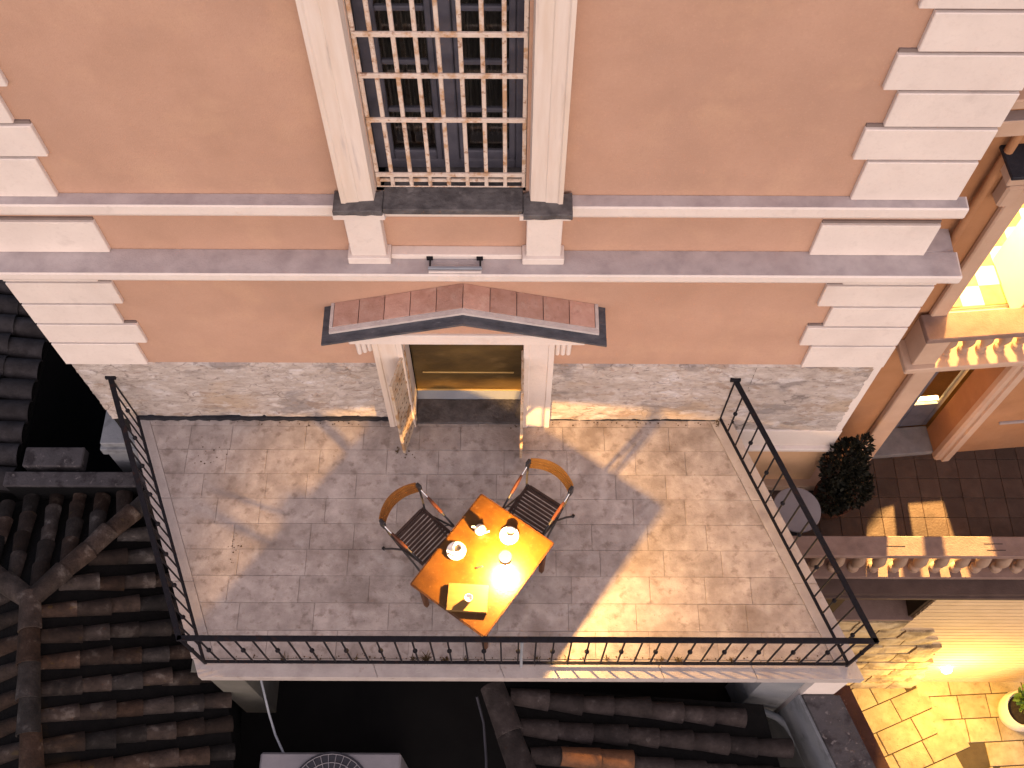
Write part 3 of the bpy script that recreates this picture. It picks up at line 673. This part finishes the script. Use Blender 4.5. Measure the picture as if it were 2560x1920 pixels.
def tile_run(par, ms, p0, d, n, expo, jit=.012, name='roof_tile'):
    """a column of n overlapping barrel tiles from p0 along downhill direction d (Vector, unit)"""
    yaw = math.atan2(d.y, d.x); pit = -math.asin(d.z)
    for k in range(n):
        p = p0 + d * (expo * k)
        mw = Matrix.Translation(p + Vector((random.uniform(-jit, jit), random.uniform(-jit, jit), random.uniform(0, .008)))) @ Matrix.Rotation(yaw + random.uniform(-.04, .04), 4, 'Z') @ Matrix.Rotation(pit - .045 + random.uniform(-.025, .025), 4, 'Y')
        put(name, random.choice(ms), mw, par)

# --- hipped roof, left of the terrace
h1 = thing('hipped_house', 'low house with a dark hipped barrel-tile roof left of the terrace', 'building', (-4.6, -2.6, -6.5))
rd = Vector((.207, -.978, 0)); ea = Vector((.978, .207, 0)); pk = Vector((-4.76, -1.82, -.46))
drop = .47
def hp(e, s, dz=0.): q = pk + ea * e + rd * s; q.z = pk.z - drop * max(abs(e), -s, 0) + dz; return q
body = MB(); ring = [hp(1.55, 4.5), hp(1.55, -1.4), hp(-1.55, -1.4), hp(-1.55, 4.5)]
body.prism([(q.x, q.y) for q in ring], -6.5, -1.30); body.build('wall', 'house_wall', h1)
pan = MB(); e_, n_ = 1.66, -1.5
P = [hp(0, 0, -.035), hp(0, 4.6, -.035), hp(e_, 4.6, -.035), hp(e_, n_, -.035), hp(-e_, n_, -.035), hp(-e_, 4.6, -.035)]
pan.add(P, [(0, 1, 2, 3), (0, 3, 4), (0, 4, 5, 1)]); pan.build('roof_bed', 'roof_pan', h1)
tms = tile_meshes('roof_tile')
dE = (ea + Vector((0, 0, -drop))).normalized(); dW = (-ea + Vector((0, 0, -drop))).normalized(); dN = (-rd + Vector((0, 0, -drop))).normalized()
ex = .285; cosf = 1 / math.sqrt(1 + drop * drop)
for i in range(-5, 8):
    s = .10 + .262 * i; e0 = .06 if s >= 0 else abs(s) + .05
    n = int((1.62 - e0) / (ex * cosf) + .4)
    if n > 0: tile_run(h1, tms, hp(e0, s, -.02), dE, n, ex)
    n2 = min(n, 2)
    if n2 > 0: tile_run(h1, tms, hp(-e0, s, -.02), dW, n2, ex)
for i in range(-5, 6):
    e = .02 + .262 * i; s0 = abs(e) + .07; n = int((1.48 - s0) / (ex * cosf) + .4)
    if n > 0: tile_run(h1, tms, hp(e, -s0, -.02), dN, n, ex)
big = [coppo(.115, .098, .40).mesh('ridge_tile', 'roof_tile', True)]
d = rd.copy(); tile_run(h1, big, hp(0, -.08, .055), Vector((rd.x, rd.y, .0)), 8, .33, .006, 'ridge_tile')
for sg in (1, -1):
    dh = (ea * sg - rd + Vector((0, 0, -drop))).normalized(); tile_run(h1, big, hp(.02 * sg, -.02, .03), dh, 7, .31, .008, 'hip_tile')

# --- roof in front of the terrace, right
h2 = thing('front_house', 'house roof of grey-brown barrel tiles below the front edge of the terrace', 'building', (1.3, -3.6, -6.5))
tms2 = tile_meshes('roof_tile_plain', .10); warm = [coppo(.107, .088, .38).mesh('roof_tile', 'warm_tile', True)]
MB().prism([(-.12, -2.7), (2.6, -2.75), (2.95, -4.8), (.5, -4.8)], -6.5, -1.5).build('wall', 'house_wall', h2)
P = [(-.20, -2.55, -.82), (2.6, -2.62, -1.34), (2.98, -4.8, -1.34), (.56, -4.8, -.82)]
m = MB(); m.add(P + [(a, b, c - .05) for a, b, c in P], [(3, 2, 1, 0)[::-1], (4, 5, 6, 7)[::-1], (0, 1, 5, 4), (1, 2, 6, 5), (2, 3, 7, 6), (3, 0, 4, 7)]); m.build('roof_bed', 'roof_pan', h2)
dR = Vector((1, -.045, -.195)).normalized()
for k in range(6):
    y0 = -2.665 - .278 * k; x0 = -.10 + .335 * (-2.56 - y0) + .06
    n = int((2.62 + .16 * k - x0) / .345 + .3)
    tile_run(h2, tms2, Vector((x0, y0, -.80)), dR, n, .345, .008)
    if k == 2:
        put('roof_tile', warm[0], Matrix.Translation((x0 + .30, y0, -.78)) @ Matrix.Rotation(R(-3), 4, 'Z') @ Matrix.Rotation(R(9), 4, 'Y'), h2)
        put('roof_tile', warm[0], Matrix.Translation((x0 + .62, y0 - .01, -.835)) @ Matrix.Rotation(R(-3), 4, 'Z') @ Matrix.Rotation(R(9), 4, 'Y'), h2)
big2 = [coppo(.135, .12, .5).mesh('ridge_tile', 'roof_tile_plain', True)]
tile_run(h2, big2, Vector((-.185, -2.56, -.76)), Vector((.335, -.94, 0)).normalized(), 5, .43, .006, 'ridge_tile')

# --- grey roof at the far left
h3 = thing('grey_roof_house', 'grey tiled roof beside the left corner of the pink house', 'building', (-6.5, .8, -6.5))
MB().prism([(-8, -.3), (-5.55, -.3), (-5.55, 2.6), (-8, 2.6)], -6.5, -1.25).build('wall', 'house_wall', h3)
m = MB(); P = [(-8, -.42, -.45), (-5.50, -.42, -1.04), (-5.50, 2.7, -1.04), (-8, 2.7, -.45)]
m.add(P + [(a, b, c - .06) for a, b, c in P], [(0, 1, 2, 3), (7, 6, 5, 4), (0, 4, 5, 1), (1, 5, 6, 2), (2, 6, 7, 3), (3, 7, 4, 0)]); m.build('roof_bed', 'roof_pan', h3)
tms3 = [coppo(.135 + .004 * k, .118, .42).mesh('roof_tile', 'roof_tile_grey', True) for k in range(2)]
dL = Vector((1, 0, -.236)).normalized()
for k in range(11): tile_run(h3, tms3, Vector((-7.0, -.27 + .272 * k, -.69)), dL, 4, .375, .008)
pw = thing('yard_wall', 'low grey cement wall running from the grey roof to the terrace', 'wall', (-4.6, -.36, -6.5))
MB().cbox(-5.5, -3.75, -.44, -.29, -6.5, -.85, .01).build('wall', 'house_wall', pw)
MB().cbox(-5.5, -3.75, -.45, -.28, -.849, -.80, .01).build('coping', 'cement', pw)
vb = thing('vent_block', 'flat grey cement block lying on the grey roof edge', 'cement block', (-5.0, -.1, -1.2))
MB().cbox(-5.34, -4.69, -.22, .012, -.95, -.80, .012).build('block_top', 'cement', vb)
MB().cbox(-5.28, -4.75, -.18, -.02, -2.2, -.951, .01).build('block_foot', 'house_wall', vb)
lb = thing('corner_buttress', 'small bluish plastered buttress below the left corner of the house', 'buttress', (-4.15, -.05, -6.5))
MB().cbox(-4.38, -3.9, -.12, .3, -6.5, -.42, .01).build('shaft', 'blue_plaster', lb)
MB().cbox(-4.40, -3.88, -.16, .3, -.62, -.50, .01).build('band', 'blue_plaster', lb)

# --- under the terrace: pier, parapet wall, pipe, cable, cooling unit
pi_ = thing('terrace_pier', 'pale plastered pier under the front left corner of the terrace', 'pier', (-2.85, -2.5, -6.5))
MB().cbox(-2.93, -2.60, -2.55, -2.2, -6.5, -.16, .006).build('shaft', 'pier_plaster', pi_)
MB().cbox(-2.99, -2.55, -2.58, -2.15, -.159, -.151, .002).build('pad', 'pier_plaster', pi_)
ra = thing('parapet_wall', 'pale plastered parapet wall with a rough grey coping beside the alley', 'wall', (3.2, -3.2, -6.5))
def sk(y, x): return x - .375 * (y + 2.62)
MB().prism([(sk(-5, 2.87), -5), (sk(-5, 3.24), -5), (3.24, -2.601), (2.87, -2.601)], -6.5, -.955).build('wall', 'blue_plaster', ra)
MB().prism([(2.90, -2.60), (3.215, -2.60), (3.10, -2.32), (2.80, -2.32)], -6.5, -.16).build('wall_head', 'trim', ra)
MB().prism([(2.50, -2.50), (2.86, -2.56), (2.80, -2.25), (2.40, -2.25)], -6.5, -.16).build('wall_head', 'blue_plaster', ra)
MB().prism([(sk(-5, 2.90), -5), (sk(-5, 3.27), -5), (3.27, -2.607), (2.90, -2.607)], -.953, -.90, .008).build('coping', 'cement', ra)
MB().prism([(sk(-5, 3.26), -5), (sk(-5, 3.46), -5), (3.44, -2.47), (3.25, -2.47)], -1.25, -1.10, .01).build('ledge', 'brown_ledge', ra)
MB().prism([(sk(-5, 3.2), -5), (sk(-5, 3.42), -5), (3.40, -2.47), (3.2, -2.47)], -6.4, -1.252).build('alley_face', 'brown_ledge', ra)
dp = MB().tube([(2.35, -2.52, -1.85), (2.62, -2.545, -1.82), (2.74, -2.60, -1.8), (2.83, -2.68, -1.8), (2.90, -2.80, -1.8), (2.98, -3.0, -1.8), (3.12, -3.4, -1.8), (3.4, -4.15, -1.8)], .04, 12).build('drain_pipe', 'pipe_grey', None, Matrix.Translation((.10, -.06, .0)), True)
tag(dp, 'curved grey drain pipe along the foot of the parapet wall', 'pipe')
ac = thing('cooling_unit', 'grey cooling unit with a round fan grille below the terrace', 'cooling unit', (-1.78, -3.6, -2.1))
MB().cbox(-2.49, -1.09, -4.1, -3.13, -2.1, -1.2, .02).build('casing', 'ac_paint', ac)
MB().lathe([(0, -1.199), (.40, -1.199), (.405, -1.192), (.37, -1.19), (.0, -1.188)], (-1.77, -3.53, 0), 36).build('fan_well', 'ac_dark', ac)
gm = MB()
for k in range(30):
    a = 2 * math.pi * k / 30; gm.tube([(-1.77 + .06 * math.cos(a), -3.53 + .06 * math.sin(a), -1.165), (-1.77 + .38 * math.cos(a), -3.53 + .38 * math.sin(a), -1.175)], .0045, 5)
for rr in (.06, .2, .3, .38): gm.tube([(-1.77 + rr * math.cos(2 * math.pi * k / 28), -3.53 + rr * math.sin(2 * math.pi * k / 28), -1.170) for k in range(29)], .0045, 5)
gm.build('fan_grille', 'ac_paint', ac)
for x in (-2.4, -1.18): MB().cbox(x - .04, x + .04, -4.0, -3.2, -2.249, -2.101, .01).build('foot', 'ac_dark', ac)
cb = MB().tube([(-2.42, -2.40, -.3), (-2.47, -2.52, -.8), (-2.45, -2.75, -1.2), (-2.38, -2.95, -1.3), (-2.26, -3.15, -1.25)], .012, 8).build('hanging_cable', 'cable', None, None, True)
tag(cb, 'thin grey cable hanging from the terrace down to the cooling unit', 'cable')
cb = MB().tube([(-.34, -2.62, -1.0), (-.27, -2.85, -1.15), (-.24, -3.2, -1.2), (-.24, -3.7, -1.2)], .014, 8).build('hanging_cable', 'ac_dark', None, None, True)
tag(cb, 'dark cable beside the ridge tiles of the front roof', 'cable')

# ================================================================== WING ON THE RIGHT (courtyard house)
WA = R(5); WM = Matrix.Translation((3.94, .28, 0)) @ Matrix.Rotation(WA, 4, 'Z')
wg = thing('courtyard_wing', 'ochre courtyard wing with a lit balcony door and glazed ground floor door', 'building', (5.0, 1.5, -6.5))
def wb(m, name, mat, par=None, smooth=False): return m.build(name, mat, par or wg, WM, smooth)
w = MB(); UD = (0, .88, 1.2, 3.45); LD = (.27, 1.06, -1.7, .78)
grid_wall(w, [-.9, 0, .27, .88, 1.06, 4.5], [-1.8, .78, 1.2, 3.45, 6.5], [UD, LD])
w.add([(-.9, 0, 6.5), (4.5, 0, 6.5), (4.5, 3.4, 6.5), (-.9, 3.4, 6.5), (4.5, 0, -1.8), (4.5, 3.4, -1.8), (-.9, 3.4, -1.8), (-.9, 0, -1.8)], [(0, 1, 2, 3), (1, 4, 5, 2), (2, 5, 6, 3), (0, 3, 6, 7)])
wb(w, 'wall', 'ochre_wall')
rm = MB(); rm2 = MB()   # inner walls of the two lit rooms
for z0, z1 in ((1.16, 3.9), (-1.74, .95)):
    rm_ = rm if z0 > 0 else rm2
    rm_.add([(-.6, .30, z0), (3.2, .30, z0), (3.2, 3.2, z0), (-.6, 3.2, z0), (-.6, .30, z1), (3.2, .30, z1), (3.2, 3.2, z1), (-.6, 3.2, z1)], [(4, 5, 6, 7), (1, 2, 6, 5), (2, 3, 7, 6), (3, 0, 4, 7)])
rm.add([(-.6, .05, 1.165), (3.2, .05, 1.165), (3.2, 3.2, 1.165), (-.6, 3.2, 1.165)], [(0, 1, 2, 3)])
for (x0, x1, z0, z1), (a, b, c, d) in (((-.6, 3.2, 1.16, 3.9), UD), ((-.6, 3.2, -1.74, .95), LD)):
    grid_wall(rm if z0 > 0 else rm2, [x0, a, b, x1], [z0, c + .001, d, z1], [(a, b, c, d)], .30)
    wb(MB().add([(a, 0, c), (a, .3, c), (a, .3, d), (a, 0, d), (b, 0, c), (b, .3, c), (b, .3, d), (b, 0, d)], [(0, 1, 2, 3), (5, 4, 7, 6), (3, 2, 6, 7)]), 'door_reveal', 'ochre_wall')
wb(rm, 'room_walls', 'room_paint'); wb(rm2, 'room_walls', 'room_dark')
wb(MB().box(-.6, 3.2, .05, 3.2, -1.72, -1.69), 'room_floor', 'box_dark')
wb(MB().cbox(.30, 1.03, .40, .46, -1.09, -1.062, .004), 'inner_ledge', 'floor_white')
fm = [MB().cbox(-.109, .109, -.109, .109, -.012, 0, .001).mesh('room_tile', k) for k in ('floor_white', 'floor_ochre')]
for i in range(9):
    for j in range(9):
        put('room_tile', fm[(i + j) % 2 if random.random() > .06 else 0], WM @ T(-.35 + .22 * i, .42 + .22 * j, 1.20), wg)
# open leaf of the balcony door and its track
wb(MB().cbox(-.0, .88, .05, .12, 1.195, 1.235, .004), 'door_track', 'floor_white')
ol = wb(MB().cbox(.84, .875, .13, .80, 1.24, 3.4, .004), 'open_leaf', 'room_paint')
# upper surround
for x0, x1 in ((-.17, -.012), (.892, 1.05)):
    wb(MB().cbox(x0, x1, -.06, 0, 1.2, 3.5, .012), 'architrave', 'wing_trim')
wb(MB().cbox(-.30, -.16, -.14, 0, 3.42, 3.66, .02), 'console', 'wing_trim'); wb(MB().cbox(1.05, 1.2, -.14, 0, 3.42, 3.66, .02), 'console', 'wing_trim')
wb(MB().cbox(-.42, 1.35, -.24, 0, 3.82, 3.965, .01), 'hood', 'wing_trim')
wb(MB().cbox(-.46, 1.40, -.30, 0, 3.967, 4.0, .004), 'hood_slate', 'pitch')
wb(MB().cbox(-.85, 4.4, -.10, 0, 4.20, 4.36, .01), 'string_course', 'wing_trim'); wb(MB().box(-.85, 4.4, -.092, -.004, 4.36, 4.364), 'ledge_top', 'wing_grey')
wb(MB().cbox(-.85, 4.4, -.16, 0, 4.55, 4.64, .01), 'string_course', 'wing_trim')
# balcony with stone balusters
bal = wb(MB().cbox(-.30, 1.9, -.335, -.001, 1.12, 1.2, .01), 'balcony_slab', 'wing_trim')
wb(MB().cbox(-.255, 1.85, -.30, -.03, 1.625, 1.70, .008), 'coping', 'coping_pink', bal)
wb(MB().cbox(-.235, -.01, -.285, -.002, 1.202, 1.623, .006), 'pier', 'wing_trim', bal)
BP = [(.050, 0), (.050, .05), (.03, .065), (.026, .085), (.05, .14), (.058, .19), (.046, .26), (.028, .34), (.024, .37), (.04, .385), (.045, .42)]
bms = MB().lathe(BP, seg=14).mesh('stone_baluster', 'baluster_stone', True)
for k in range(10): put('stone_baluster', bms, WM @ T(.105 + .172 * k, -.165, 1.202), bal)
# ground floor: pilasters, lintel, glazed double door, step
wb(MB().cbox(.045, .268, -.08, 0, -1.72, 1.0, .012), 'pilaster', 'wing_trim')
wb(MB().prism([(1.062, 0), (1.062, -.06), (1.09, -.085), (1.14, -.085), (1.15, -.11), (1.23, -.11), (1.24, -.07), (1.275, -.07), (1.275, 0)], -1.72, 1.0), 'pilaster', 'wing_trim')
wb(MB().cbox(.269, 1.061, -.05, .02, .79, 1.0, .01), 'lintel', 'wing_trim')
wb(MB().cbox(.275, 1.055, -.005, .34, -1.72, -1.63, .008), 'door_step', 'step_stone')
dr = wb(MB().cbox(.272, 1.058, .345, .40, .70, .78, .004), 'glazed_door', 'window_paint')
for x0, x1 in ((.272, .655), (.665, 1.058)):
    lf_ = MB(); lf_.cbox(x0, x0 + .055, .35, .39, -1.63, .70, .004); lf_.cbox(x1 - .055, x1, .35, .39, -1.63, .70, .004)
    lf_.cbox(x0 + .056, x1 - .056, .35, .39, -1.63, -1.06, .004); lf_.cbox(x0 + .056, x1 - .056, .35, .39, .62, .70, .004)
    wb(lf_, 'door_leaf', 'window_paint', dr)
    wb(MB().box(x0 + .056, x1 - .056, .368, .372, -1.058, .618), 'pane', 'clear_glass', dr)
wb(MB().cbox(.63, .70, .33, .349, -1.63, .70, .006), 'astragal', 'window_paint', dr)
wb(MB().cbox(1.55, 2.4, -.03, 0, -.93, -.90, .004), 'conduit', 'wing_grey')
wb(MB().tube([(-.42, -.06, -1.7), (-.42, -.06, 4.2)], .035, 10), 'downpipe', 'ochre_wall', None, True)
def room_lamp(x, y, z, energy, label, size=.10, spot=False):  # unseen lamps added to light the wing's two rooms
    p = WM @ Vector((x, y, z)); t = thing('unseen_room_lamp', label, 'lamp', p, 0, 'unseen lamps added in the wing')
    MB().tube([(0, 0, .09), (0, 0, .6)], .006, 6).build('cord', 'black_plastic', t, W[t.name])
    MB().lathe([(0, -.10), (.05, -.085), (.085, -.04), (.095, .01), (.08, .06), (.03, .09)], seg=20).build('globe', 'lamp_glow', t, W[t.name], True)
    L = bpy.data.lights.new('unseen_room_light', 'POINT'); L.energy = energy; L.color = (1, .60, .20); L.shadow_soft_size = size
    if spot:
        L.type = 'SPOT'; L = t_l = bpy.data.lights[L.name]; L.spot_size = R(42); L.spot_blend = .12
    o = bpy.data.objects.new('unseen_room_light', L); COL.objects.link(o); o.parent = t; o.location = (0, 0, -.22)
    if spot: o.rotation_euler = (R(-75), 0, WA)
room_lamp(.55, 1.35, 3.15, 950, 'unseen ceiling lamp added to light the upstairs room behind the balcony')
room_lamp(.95, 2.55, .62, 16000, 'unseen lamp added in the ground floor room, a spot aimed at the glazed door', .04, True)

# ================================================================== COURTYARD EDGE
lbz = thing('courtyard_balustrade', 'pinkish stone balustrade along the front edge of the brown courtyard', 'balustrade', (4.6, -1.06, -1.7))
MB().cbox(2.75, 7.2, -1.172, -.945, -.975, -.90, .008).build('coping', 'coping_pink', lbz)
MB().cbox(2.75, 7.2, -1.17, -.95, -1.70, -1.63, .006).build('base_rail', 'coping_pink', lbz)
BP2 = [(.062, 0), (.062, .06), (.036, .08), (.032, .11), (.065, .19), (.074, .25), (.058, .34), (.036, .45), (.032, .52), (.052, .545), (.056, .60), (.056, .651)]
bm2 = MB().lathe(BP2, seg=14).mesh('stone_baluster', 'baluster_stone', True)
for k in range(17): put('stone_baluster', bm2, T(3.14 + .228 * k, -1.06, -1.628), lbz)
for (x0, y) in ((3.98, -1.06), (5.02, -1.03), (5.04, -1.10)):
    MB().box(x0, x0 + .2, y - .004, y + .004, -.8995, -.8985).build('joint_mark', 'void', lbz)
rw = thing('retaining_wall', 'tall striped wall with horizontal courses lit yellow above the alley', 'wall', (5.0, -1.1, -6.2))
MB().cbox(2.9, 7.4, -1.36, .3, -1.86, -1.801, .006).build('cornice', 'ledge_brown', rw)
MB().prism([(4.80, -1.285), (8.4, -1.285), (8.4, .5), (4.80, .5)], -6.3, -1.862).build('wall_core', 'course_joint', rw)
MB().prism([(3.0, -1.285), (3.85, -1.285), (3.85, .5), (3.0, .5)], -6.3, -1.862).build('wall_core', 'course_joint', rw)
MB().box(3.85, 4.80, -1.285, .5, -6.3, -2.86).build('wall_core', 'course_joint', rw)
MB().box(3.852, 4.798, -.98, .5, -2.85, -1.863).build('niche_back', 'void', rw)
MB().cbox(3.80, 4.85, -1.33, -.98, -2.858, -2.80, .006).build('niche_sill', 'coping_pink', rw)
z = -1.93; k = 0
while z > -6.15:
    h_ = .148
    kx = 4.95 + .55 * (k / 28)
    segs = [(3.0, 8.4)] if z < -2.95 else [(4.802, 8.4)]
    for a, b in segs:
        x0 = max(a, 4.85)
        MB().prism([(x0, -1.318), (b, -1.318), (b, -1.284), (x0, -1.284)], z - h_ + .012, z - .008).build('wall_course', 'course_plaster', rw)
    z -= h_; k += 1
# exposed rough masonry at the wall foot
rk = thing('rough_masonry', 'rough exposed stone masonry bulging from the foot of the striped wall', 'stonework', (5.0, -1.4, -6.2))
rnd = random.Random(5)
outline = lambda z: (3.3, 4.75 + (-2.75 - z) * .9 if z > -3.7 else 5.62 + (-3.7 - z) * .14)
z = -2.90
while z > -6.15:
    hh = rnd.uniform(.28, .44); x0, x1 = outline(z); x = x0 - rnd.random() * .3
    while x < x1:
        L_ = rnd.uniform(.32, .62); xe = min(x + L_, x1 + rnd.uniform(-.06, .06))
        if xe - x > .1:
            bulge = .035 + .12 * max(0, min(1, (-3.0 - z) / 3.)) + rnd.uniform(-.012, .012)
            v = []; n = 5
            for j in range(n + 1):
                for i in range(n + 1):
                    u, t = i / n, j / n
                    rr = 1 - max(abs(2 * u - 1), abs(2 * t - 1)) ** 4
                    px, pz = x + .008 + (xe - x - .016) * u, z - hh + .008 + (hh - .016) * t
                    nn = noise.noise(Vector((px * 6, pz * 6, 2))) * .02
                    v.append((px, -1.30 - (bulge + nn) * (.82 + .18 * rr), pz + noise.noise(Vector((px * 4, pz * 4, 8))) * .015))
            f = [(j * (n + 1) + i, j * (n + 1) + i + 1, (j + 1) * (n + 1) + i + 1, (j + 1) * (n + 1) + i) for j in range(n) for i in range(n)]
            rim = [i for i in range(n + 1)] + [j * (n + 1) + n for j in range(1, n + 1)] + [n * (n + 1) + i for i in range(n - 1, -1, -1)] + [j * (n + 1) for j in range(n - 1, 0, -1)]
            o = len(v); v += [(v[i][0], -1.28, v[i][2]) for i in rim]; q = len(rim)
            f += [(rim[i], o + i, o + (i + 1) % q, rim[(i + 1) % q]) for i in range(q)]
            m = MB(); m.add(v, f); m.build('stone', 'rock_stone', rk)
        x = xe
    z -= hh

# fixture added for the alley glow; its light hangs off the wall
wl = thing('added_wall_lamp', 'bulkhead lamp added low on the striped wall to light the alley', 'lamp', (6.15, -1.31, -5.3))
MB().lathe([(0, -.03), (.085, -.03), (.09, -.02), (.09, .0), (0, .0)], (0, 0, 0), 20).build('back_plate', 'course_plaster', wl, Matrix.Translation((6.15, -1.312, -5.3)) @ Matrix.Rotation(R(-90), 4, 'X') @ Matrix.Scale(-1, 4, (0, 0, 1)))
MB().lathe([(.075, .001), (.07, .03), (.045, .055), (0, .062)], (0, 0, 0), 20).build('diffuser', 'lamp_glow', wl, Matrix.Translation((6.15, -1.342, -5.3)) @ Matrix.Rotation(R(90), 4, 'X'), True)
L = bpy.data.lights.new('added_wall_light', 'POINT'); L.energy = 195; L.color = (1, .60, .12); L.shadow_soft_size = .10
o = bpy.data.objects.new('added_wall_light', L); COL.objects.link(o); o.parent = wl; o.location = (0, -.55, .35)

# ================================================================== PLANTS, POTS, SMALL TABLE
def foliage(n, cx, cy, cz, rx, ry, rz, size, rnd, up=.2):
    m = MB()
    for _ in range(n):
        while 1:
            p = Vector((rnd.uniform(-1, 1), rnd.uniform(-1, 1), rnd.uniform(-1, 1)))
            l_ = p.length
            if .25 < l_ <= 1 and rnd.random() < l_ ** 1.5 and noise.noise(p * 2.6 + Vector((cx, cy, cz))) > -.22: break
        c = Vector((cx + p.x * rx, cy + p.y * ry, cz + p.z * rz)); d = (p + Vector((rnd.uniform(-.7, .7), rnd.uniform(-.7, .7), up + rnd.uniform(-.4, .7)))).normalized()
        s_ = d.cross(Vector((rnd.uniform(-1, 1), rnd.uniform(-1, 1), rnd.uniform(-1, 1)))).normalized(); L_ = size * rnd.uniform(.6, 1.3); w_ = L_ * .3
        m.add([c - d * L_ * .5, c + s_ * w_, c + d * L_ * .6, c - s_ * w_], [(0, 1, 2, 3)])
    return m
rp = random.Random(3)
sh = thing('dark_shrub', 'dark bushy shrub in a round pot at the right corner of the house', 'shrub', (3.66, -.30, -1.7))
MB().lathe([(0, 0), (.15, 0), (.17, .02), (.22, .30), (.235, .31), (.235, .34), (.21, .34), (.2, .29), (0, .29)], (3.66, -.30, -1.7), 24).build('pot', 'brown_ledge', sh, None, True)
MB().tube([(3.66, -.30, -1.42), (3.67, -.29, -1.1), (3.66, -.26, -.7)], [.02, .016, .01], 8).build('trunk', 'bark', sh)
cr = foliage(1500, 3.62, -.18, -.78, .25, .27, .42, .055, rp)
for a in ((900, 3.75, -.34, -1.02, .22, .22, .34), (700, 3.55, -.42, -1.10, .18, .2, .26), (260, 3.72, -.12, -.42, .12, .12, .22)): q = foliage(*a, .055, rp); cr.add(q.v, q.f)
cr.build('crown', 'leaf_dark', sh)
rt_ = thing('round_table', 'small round grey table in the courtyard behind the railing', 'table', (3.17, -.62, -1.7))
MB().lathe([(0, .0), (.25, 0), (.262, .008), (.262, .022), (.255, .03), (0, .03)], (3.10, -.62, -1.0), 40).build('tabletop', 'table_grey', rt_, None, True)
MB().tube([(3.10, -.62, -1.68), (3.10, -.62, -1.001)], .025, 10).build('stem', 'iron', rt_)
MB().lathe([(0, 0), (.2, 0), (.19, .02), (.03, .04), (0, .04)], (3.10, -.62, -1.7), 24).build('foot', 'iron', rt_)
ppt = thing('potted_plant', 'white round pot with a bright green plant on the alley paving', 'potted plant', (7.33, -1.80, -6.2))
MB().lathe([(0, 0), (.16, 0), (.2, .04), (.27, .2), (.285, .34), (.25, .44), (.265, .47), (.235, .47), (.225, .43), (.2, .40), (0, .40)], (7.33, -1.80, -6.2), 28).build('pot', 'white_pot', ppt, None, True)
MB().lathe([(0, .402), (.222, .41)], (7.33, -1.80, -6.2), 24).build('soil', 'soil', ppt)
MB().tube([(7.36, -1.76, -5.8), (7.40, -1.7, -5.5)], [.012, .006], 6).build('stem', 'bark', ppt)
foliage(420, 7.42, -1.72, -5.52, .26, .26, .26, .085, rp, .5).build('leaves', 'leaf_green', ppt)

# ================================================================== SMALL LITTER AND WEEDS ON THE TERRACE
wr = random.Random(21); wm = MB()
def tuft(x, y, n, h):
    for _ in range(n):
        a = wr.uniform(0, 6.28); d = Vector((math.cos(a), math.sin(a), 0)); L_ = h * wr.uniform(.5, 1.2); b = Vector((x + wr.gauss(0, .012), y + wr.gauss(0, .012), .001))
        p = b + d * L_ * .45 + Vector((0, 0, L_ * .7)); t = b + d * L_ * wr.uniform(.8, 1.1) + Vector((0, 0, L_ * wr.uniform(.4, .9))); q = Vector((-d.y, d.x, 0)) * .0035
        wm.add([b - q, b + q, p + q, p - q, t], [(0, 1, 2, 3), (3, 2, 4)])
for x in (-2.05, -1.4, -.95, -.62, -.35, .25, .55, .9, 1.35, 1.62, 2.1, 2.6): tuft(x + wr.uniform(-.08, .08), -2.49, wr.randint(8, 26), wr.uniform(.02, .05))
tuft(-.78, -2.49, 40, .07); tuft(2.12, -.06, 14, .05); tuft(-1.16, -.38, 10, .03)
M('dry_weed', [(.07, .045, .02), (.13, .09, .045)], 20., .9)
kind(tag(wm.build('dry_weeds', 'dry_weed'), 'thin dry weeds growing along the foot of the terrace railing', 'weeds'), 'stuff')
lm = MB()
for (cx, cy, sx, sy, n) in ((-3.05, -.42, .10, .09, 16), (-1.08, -.40, .05, .05, 14), (-2.7, -1.42, .05, .12, 14), (.05, -.10, .06, .03, 12), (1.25, -.06, .5, .02, 40), (-2.2, -.075, .7, .02, 40), (1.5, -2.475, .9, .012, 60), (-1.2, -2.475, .9, .012, 60)):
    for _ in range(n):
        x, y = wr.gauss(cx, sx), min(-.055, wr.gauss(cy, sy)); r_ = wr.uniform(.004, .013); a = wr.uniform(0, 6.28)
        lm.add([(x + r_ * wr.uniform(.5, 1) * math.cos(a + k * 1.26), y + r_ * wr.uniform(.5, 1) * math.sin(a + k * 1.26), .003 + wr.uniform(0, .006)) for k in range(5)], [(0, 1, 2, 3, 4)])
M('litter', [(.06, .035, .02), (.12, .07, .04)], 30., .9)
kind(tag(lm.build('leaf_litter', 'litter'), 'tiny brown leaf crumbs scattered in the terrace corners and joints', 'litter'), 'stuff')
